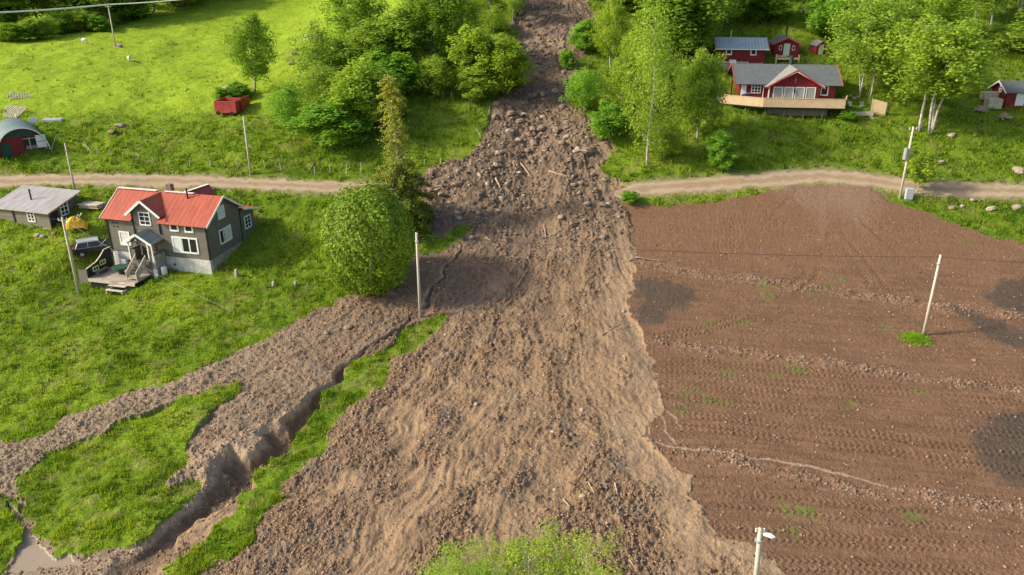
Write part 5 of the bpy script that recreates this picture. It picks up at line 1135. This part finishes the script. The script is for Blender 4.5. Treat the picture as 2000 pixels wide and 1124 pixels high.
_, p3 = pole(490, 343, 228, 'grey pole beside the left road above the farmhouse', False, .12)
_, pf = pole(226, 93, 10, 'far dark pole in the sheep pasture', True, .11, armang=15)
lb = at_h(1472, 1180, 37.0); lb = Vector((lb[0], 37.0, gz(lb[0], 37.0)))
top = at_h(1485, 1032, 37.0); Hl = top[2]-lb.z; lx = top[0]-lb.x
o, _ = pole(0, 0, 0, 'lamp post with white lamp head at the bottom edge of the field', False, .15, lx, 0, None, lb, Hl); o.name = 'lamp_post'
a = MB().tube([(lx, 0, Hl-.35), (lx+.25, -.1, Hl-.3)], .04, 6).build('lamp_arm', M_silver, o)
MB().prism([(.15, -.18), (.55, -.45), (.78, -.42), (.62, -.12), (.25, .04)], 'z', Hl-.38, Hl-.26).build('lamp_head', M_white, o, False, .03).location = (lx, 0, 0)
lt = MB(); lt.tube([(lx-.25, 0, Hl-.2), (lx+.25, 0, Hl-.2)], .03, 6)
for x in (-.22, .22): lt.tube([(lx+x, 0, Hl-.24), (lx+x, 0, Hl-.02)], .05, 8)
lt.build('insulator', M_white, o)
add_wire(pm, pr_, .55, .022, M_wire, 'dark wire sagging between the middle pole and the field pole')
add_wire(pr_, pr_+Vector((26, -3, .6)), .5, .022, M_wire, 'dark wire running right from the field pole out of view')
add_wire(pl, GP(470, 612), .5, .009, M_wirel, 'thin pale wire slanting from the leaning pole down to the meadow below the farmhouse')
add_wire(pl, pl+Vector((-12, 2, .3)), .2, .015, M_wire, 'wire running left from the leaning pole past the weathered shed')
add_wire(pm, fl((.0, 4.5, 3.2)), .7, .006, M_wire, 'thin wire between the middle pole and the farmhouse gable')
gA = GP(788, 603); add_wire(pm-Vector((0, 0, 1.6)), gA, .0, .02, M_wire, 'guy wire anchoring the middle pole in the mud', 4, 'guy_wire')
pft = Vector(at_h(212, 9, pf.y)); a1 = Vector(at_h(-60, 27, pf.y-24)); b1 = Vector(at_h(420, -8, pf.y+2))
add_wire(a1, pft, .2, .13, M_wirel, 'thick pale cable running left from the top of the far pole'); add_wire(pft, b1, .2, .09, M_wirel, 'thick pale cable running right from the top of the far pole')
ORD = ['first','second','third','fourth','fifth','sixth','seventh','eighth','ninth','tenth','eleventh','twelfth','thirteenth','fourteenth','fifteenth','sixteenth','seventeenth','eighteenth','nineteenth','twentieth']
PG = 'fence posts along the meadow'
def post(px, py, hpx, label='thin pale fence post in the meadow above the left road', lean=0):
    b = GP(px, py); H = hpx*Zc(b.x, b.y, b.z)/F; o = MB().tube([(0, 0, -.2), (lean, 0, H)], [.055, .045], 6).build('fence_post', M_pole); o.location = b; tag(o, label, 'fence post', PG)
for q_, (px, py, hp) in enumerate(sorted(((410,322,14),(465,327,16),(518,331,16),(549,332,17),(614,334,16),(645,332,18),(676,335,18),(705,333,18),(803,334,18),(829,322,12),(860,322,13),(190,300,14),(178,302,16),(215,304,13),(240,306,14),(270,310,12),(300,314,12),(330,316,13),(370,320,13)))): post(px, py, hp, ORD[q_]+' pale fence post from the left in the row above the left road', lean=trn.uniform(-.15, .15))
PG = 'fence posts below the left grove'
for q_, (px, py, hp) in enumerate(sorted(((780,176,12),(805,178,12),(828,183,10),(865,192,13),(882,196,15),(903,192,12),(946,194,10),(530,188,12),(552,186,10)))): post(px, py, hp, ORD[q_]+' fence post from the left at the foot of the left grove')
logp((100,292), (110,270), .07, 'slanting stake beside the arched shed', .3); logp((163,285), (182,300), .06, 'fallen rail right of the white pole foot', .35); logp((603,330), (612,320), .06, 'slanting brace in the meadow fence', .3)
c = thing('cable_cabinet', 'grey electrical cabinet at the foot of the transformer pole', 'cabinet', GP(1774, 388), -3)
MB().box(-.42, .42, -.2, .2, .05, 1.35).build('body', M_box, c, False, .03); MB().box(-.4, .4, -.215, -.2, .1, 1.28).build('door', M_box, c); MB().box(-.35, .35, -.15, .15, -.1, .05).build('plinth', M_stone, c)
tb = GP(1790, 672)
blades_n = None
def tuft(px, py, r, n, label):
    b = GP(px, py); g = np.random.RandomState(3); a = g.uniform(0, 6.28, n); q = np.abs(g.normal(size=n))*r*.45; x = b.x+q*np.cos(a); y = b.y+q*.8*np.sin(a); z = ground(x, y)['z']; h = .15+.5*g.rand(n)*np.clip(1-q/r*.6, .1, 1); a2 = g.uniform(0, 6.28, n)
    B = np.stack([x, y, z-.05], -1); w_ = np.stack([np.cos(a2), np.sin(a2), 0*a2], -1)*.05; T = B+np.stack([g.normal(size=n)*.15, g.normal(size=n)*.15, h], -1)
    V = np.stack([B-w_, B+w_, T], 1).reshape(-1, 3); me = npmesh('grass_tuft', V, np.arange(3*n).reshape(-1, 3), M_grass, False, {'v': ('FLOAT', 'FACE', .35+.35*g.rand(n))}); o = link(bpy.data.objects.new('grass_tuft', me)); o.color = (.9, 1.1, 1, 1); tag(o, label, 'grass tuft')
tuft(1789, 664, 1.5, 2300, 'bright grass tuft around the foot of the field pole')
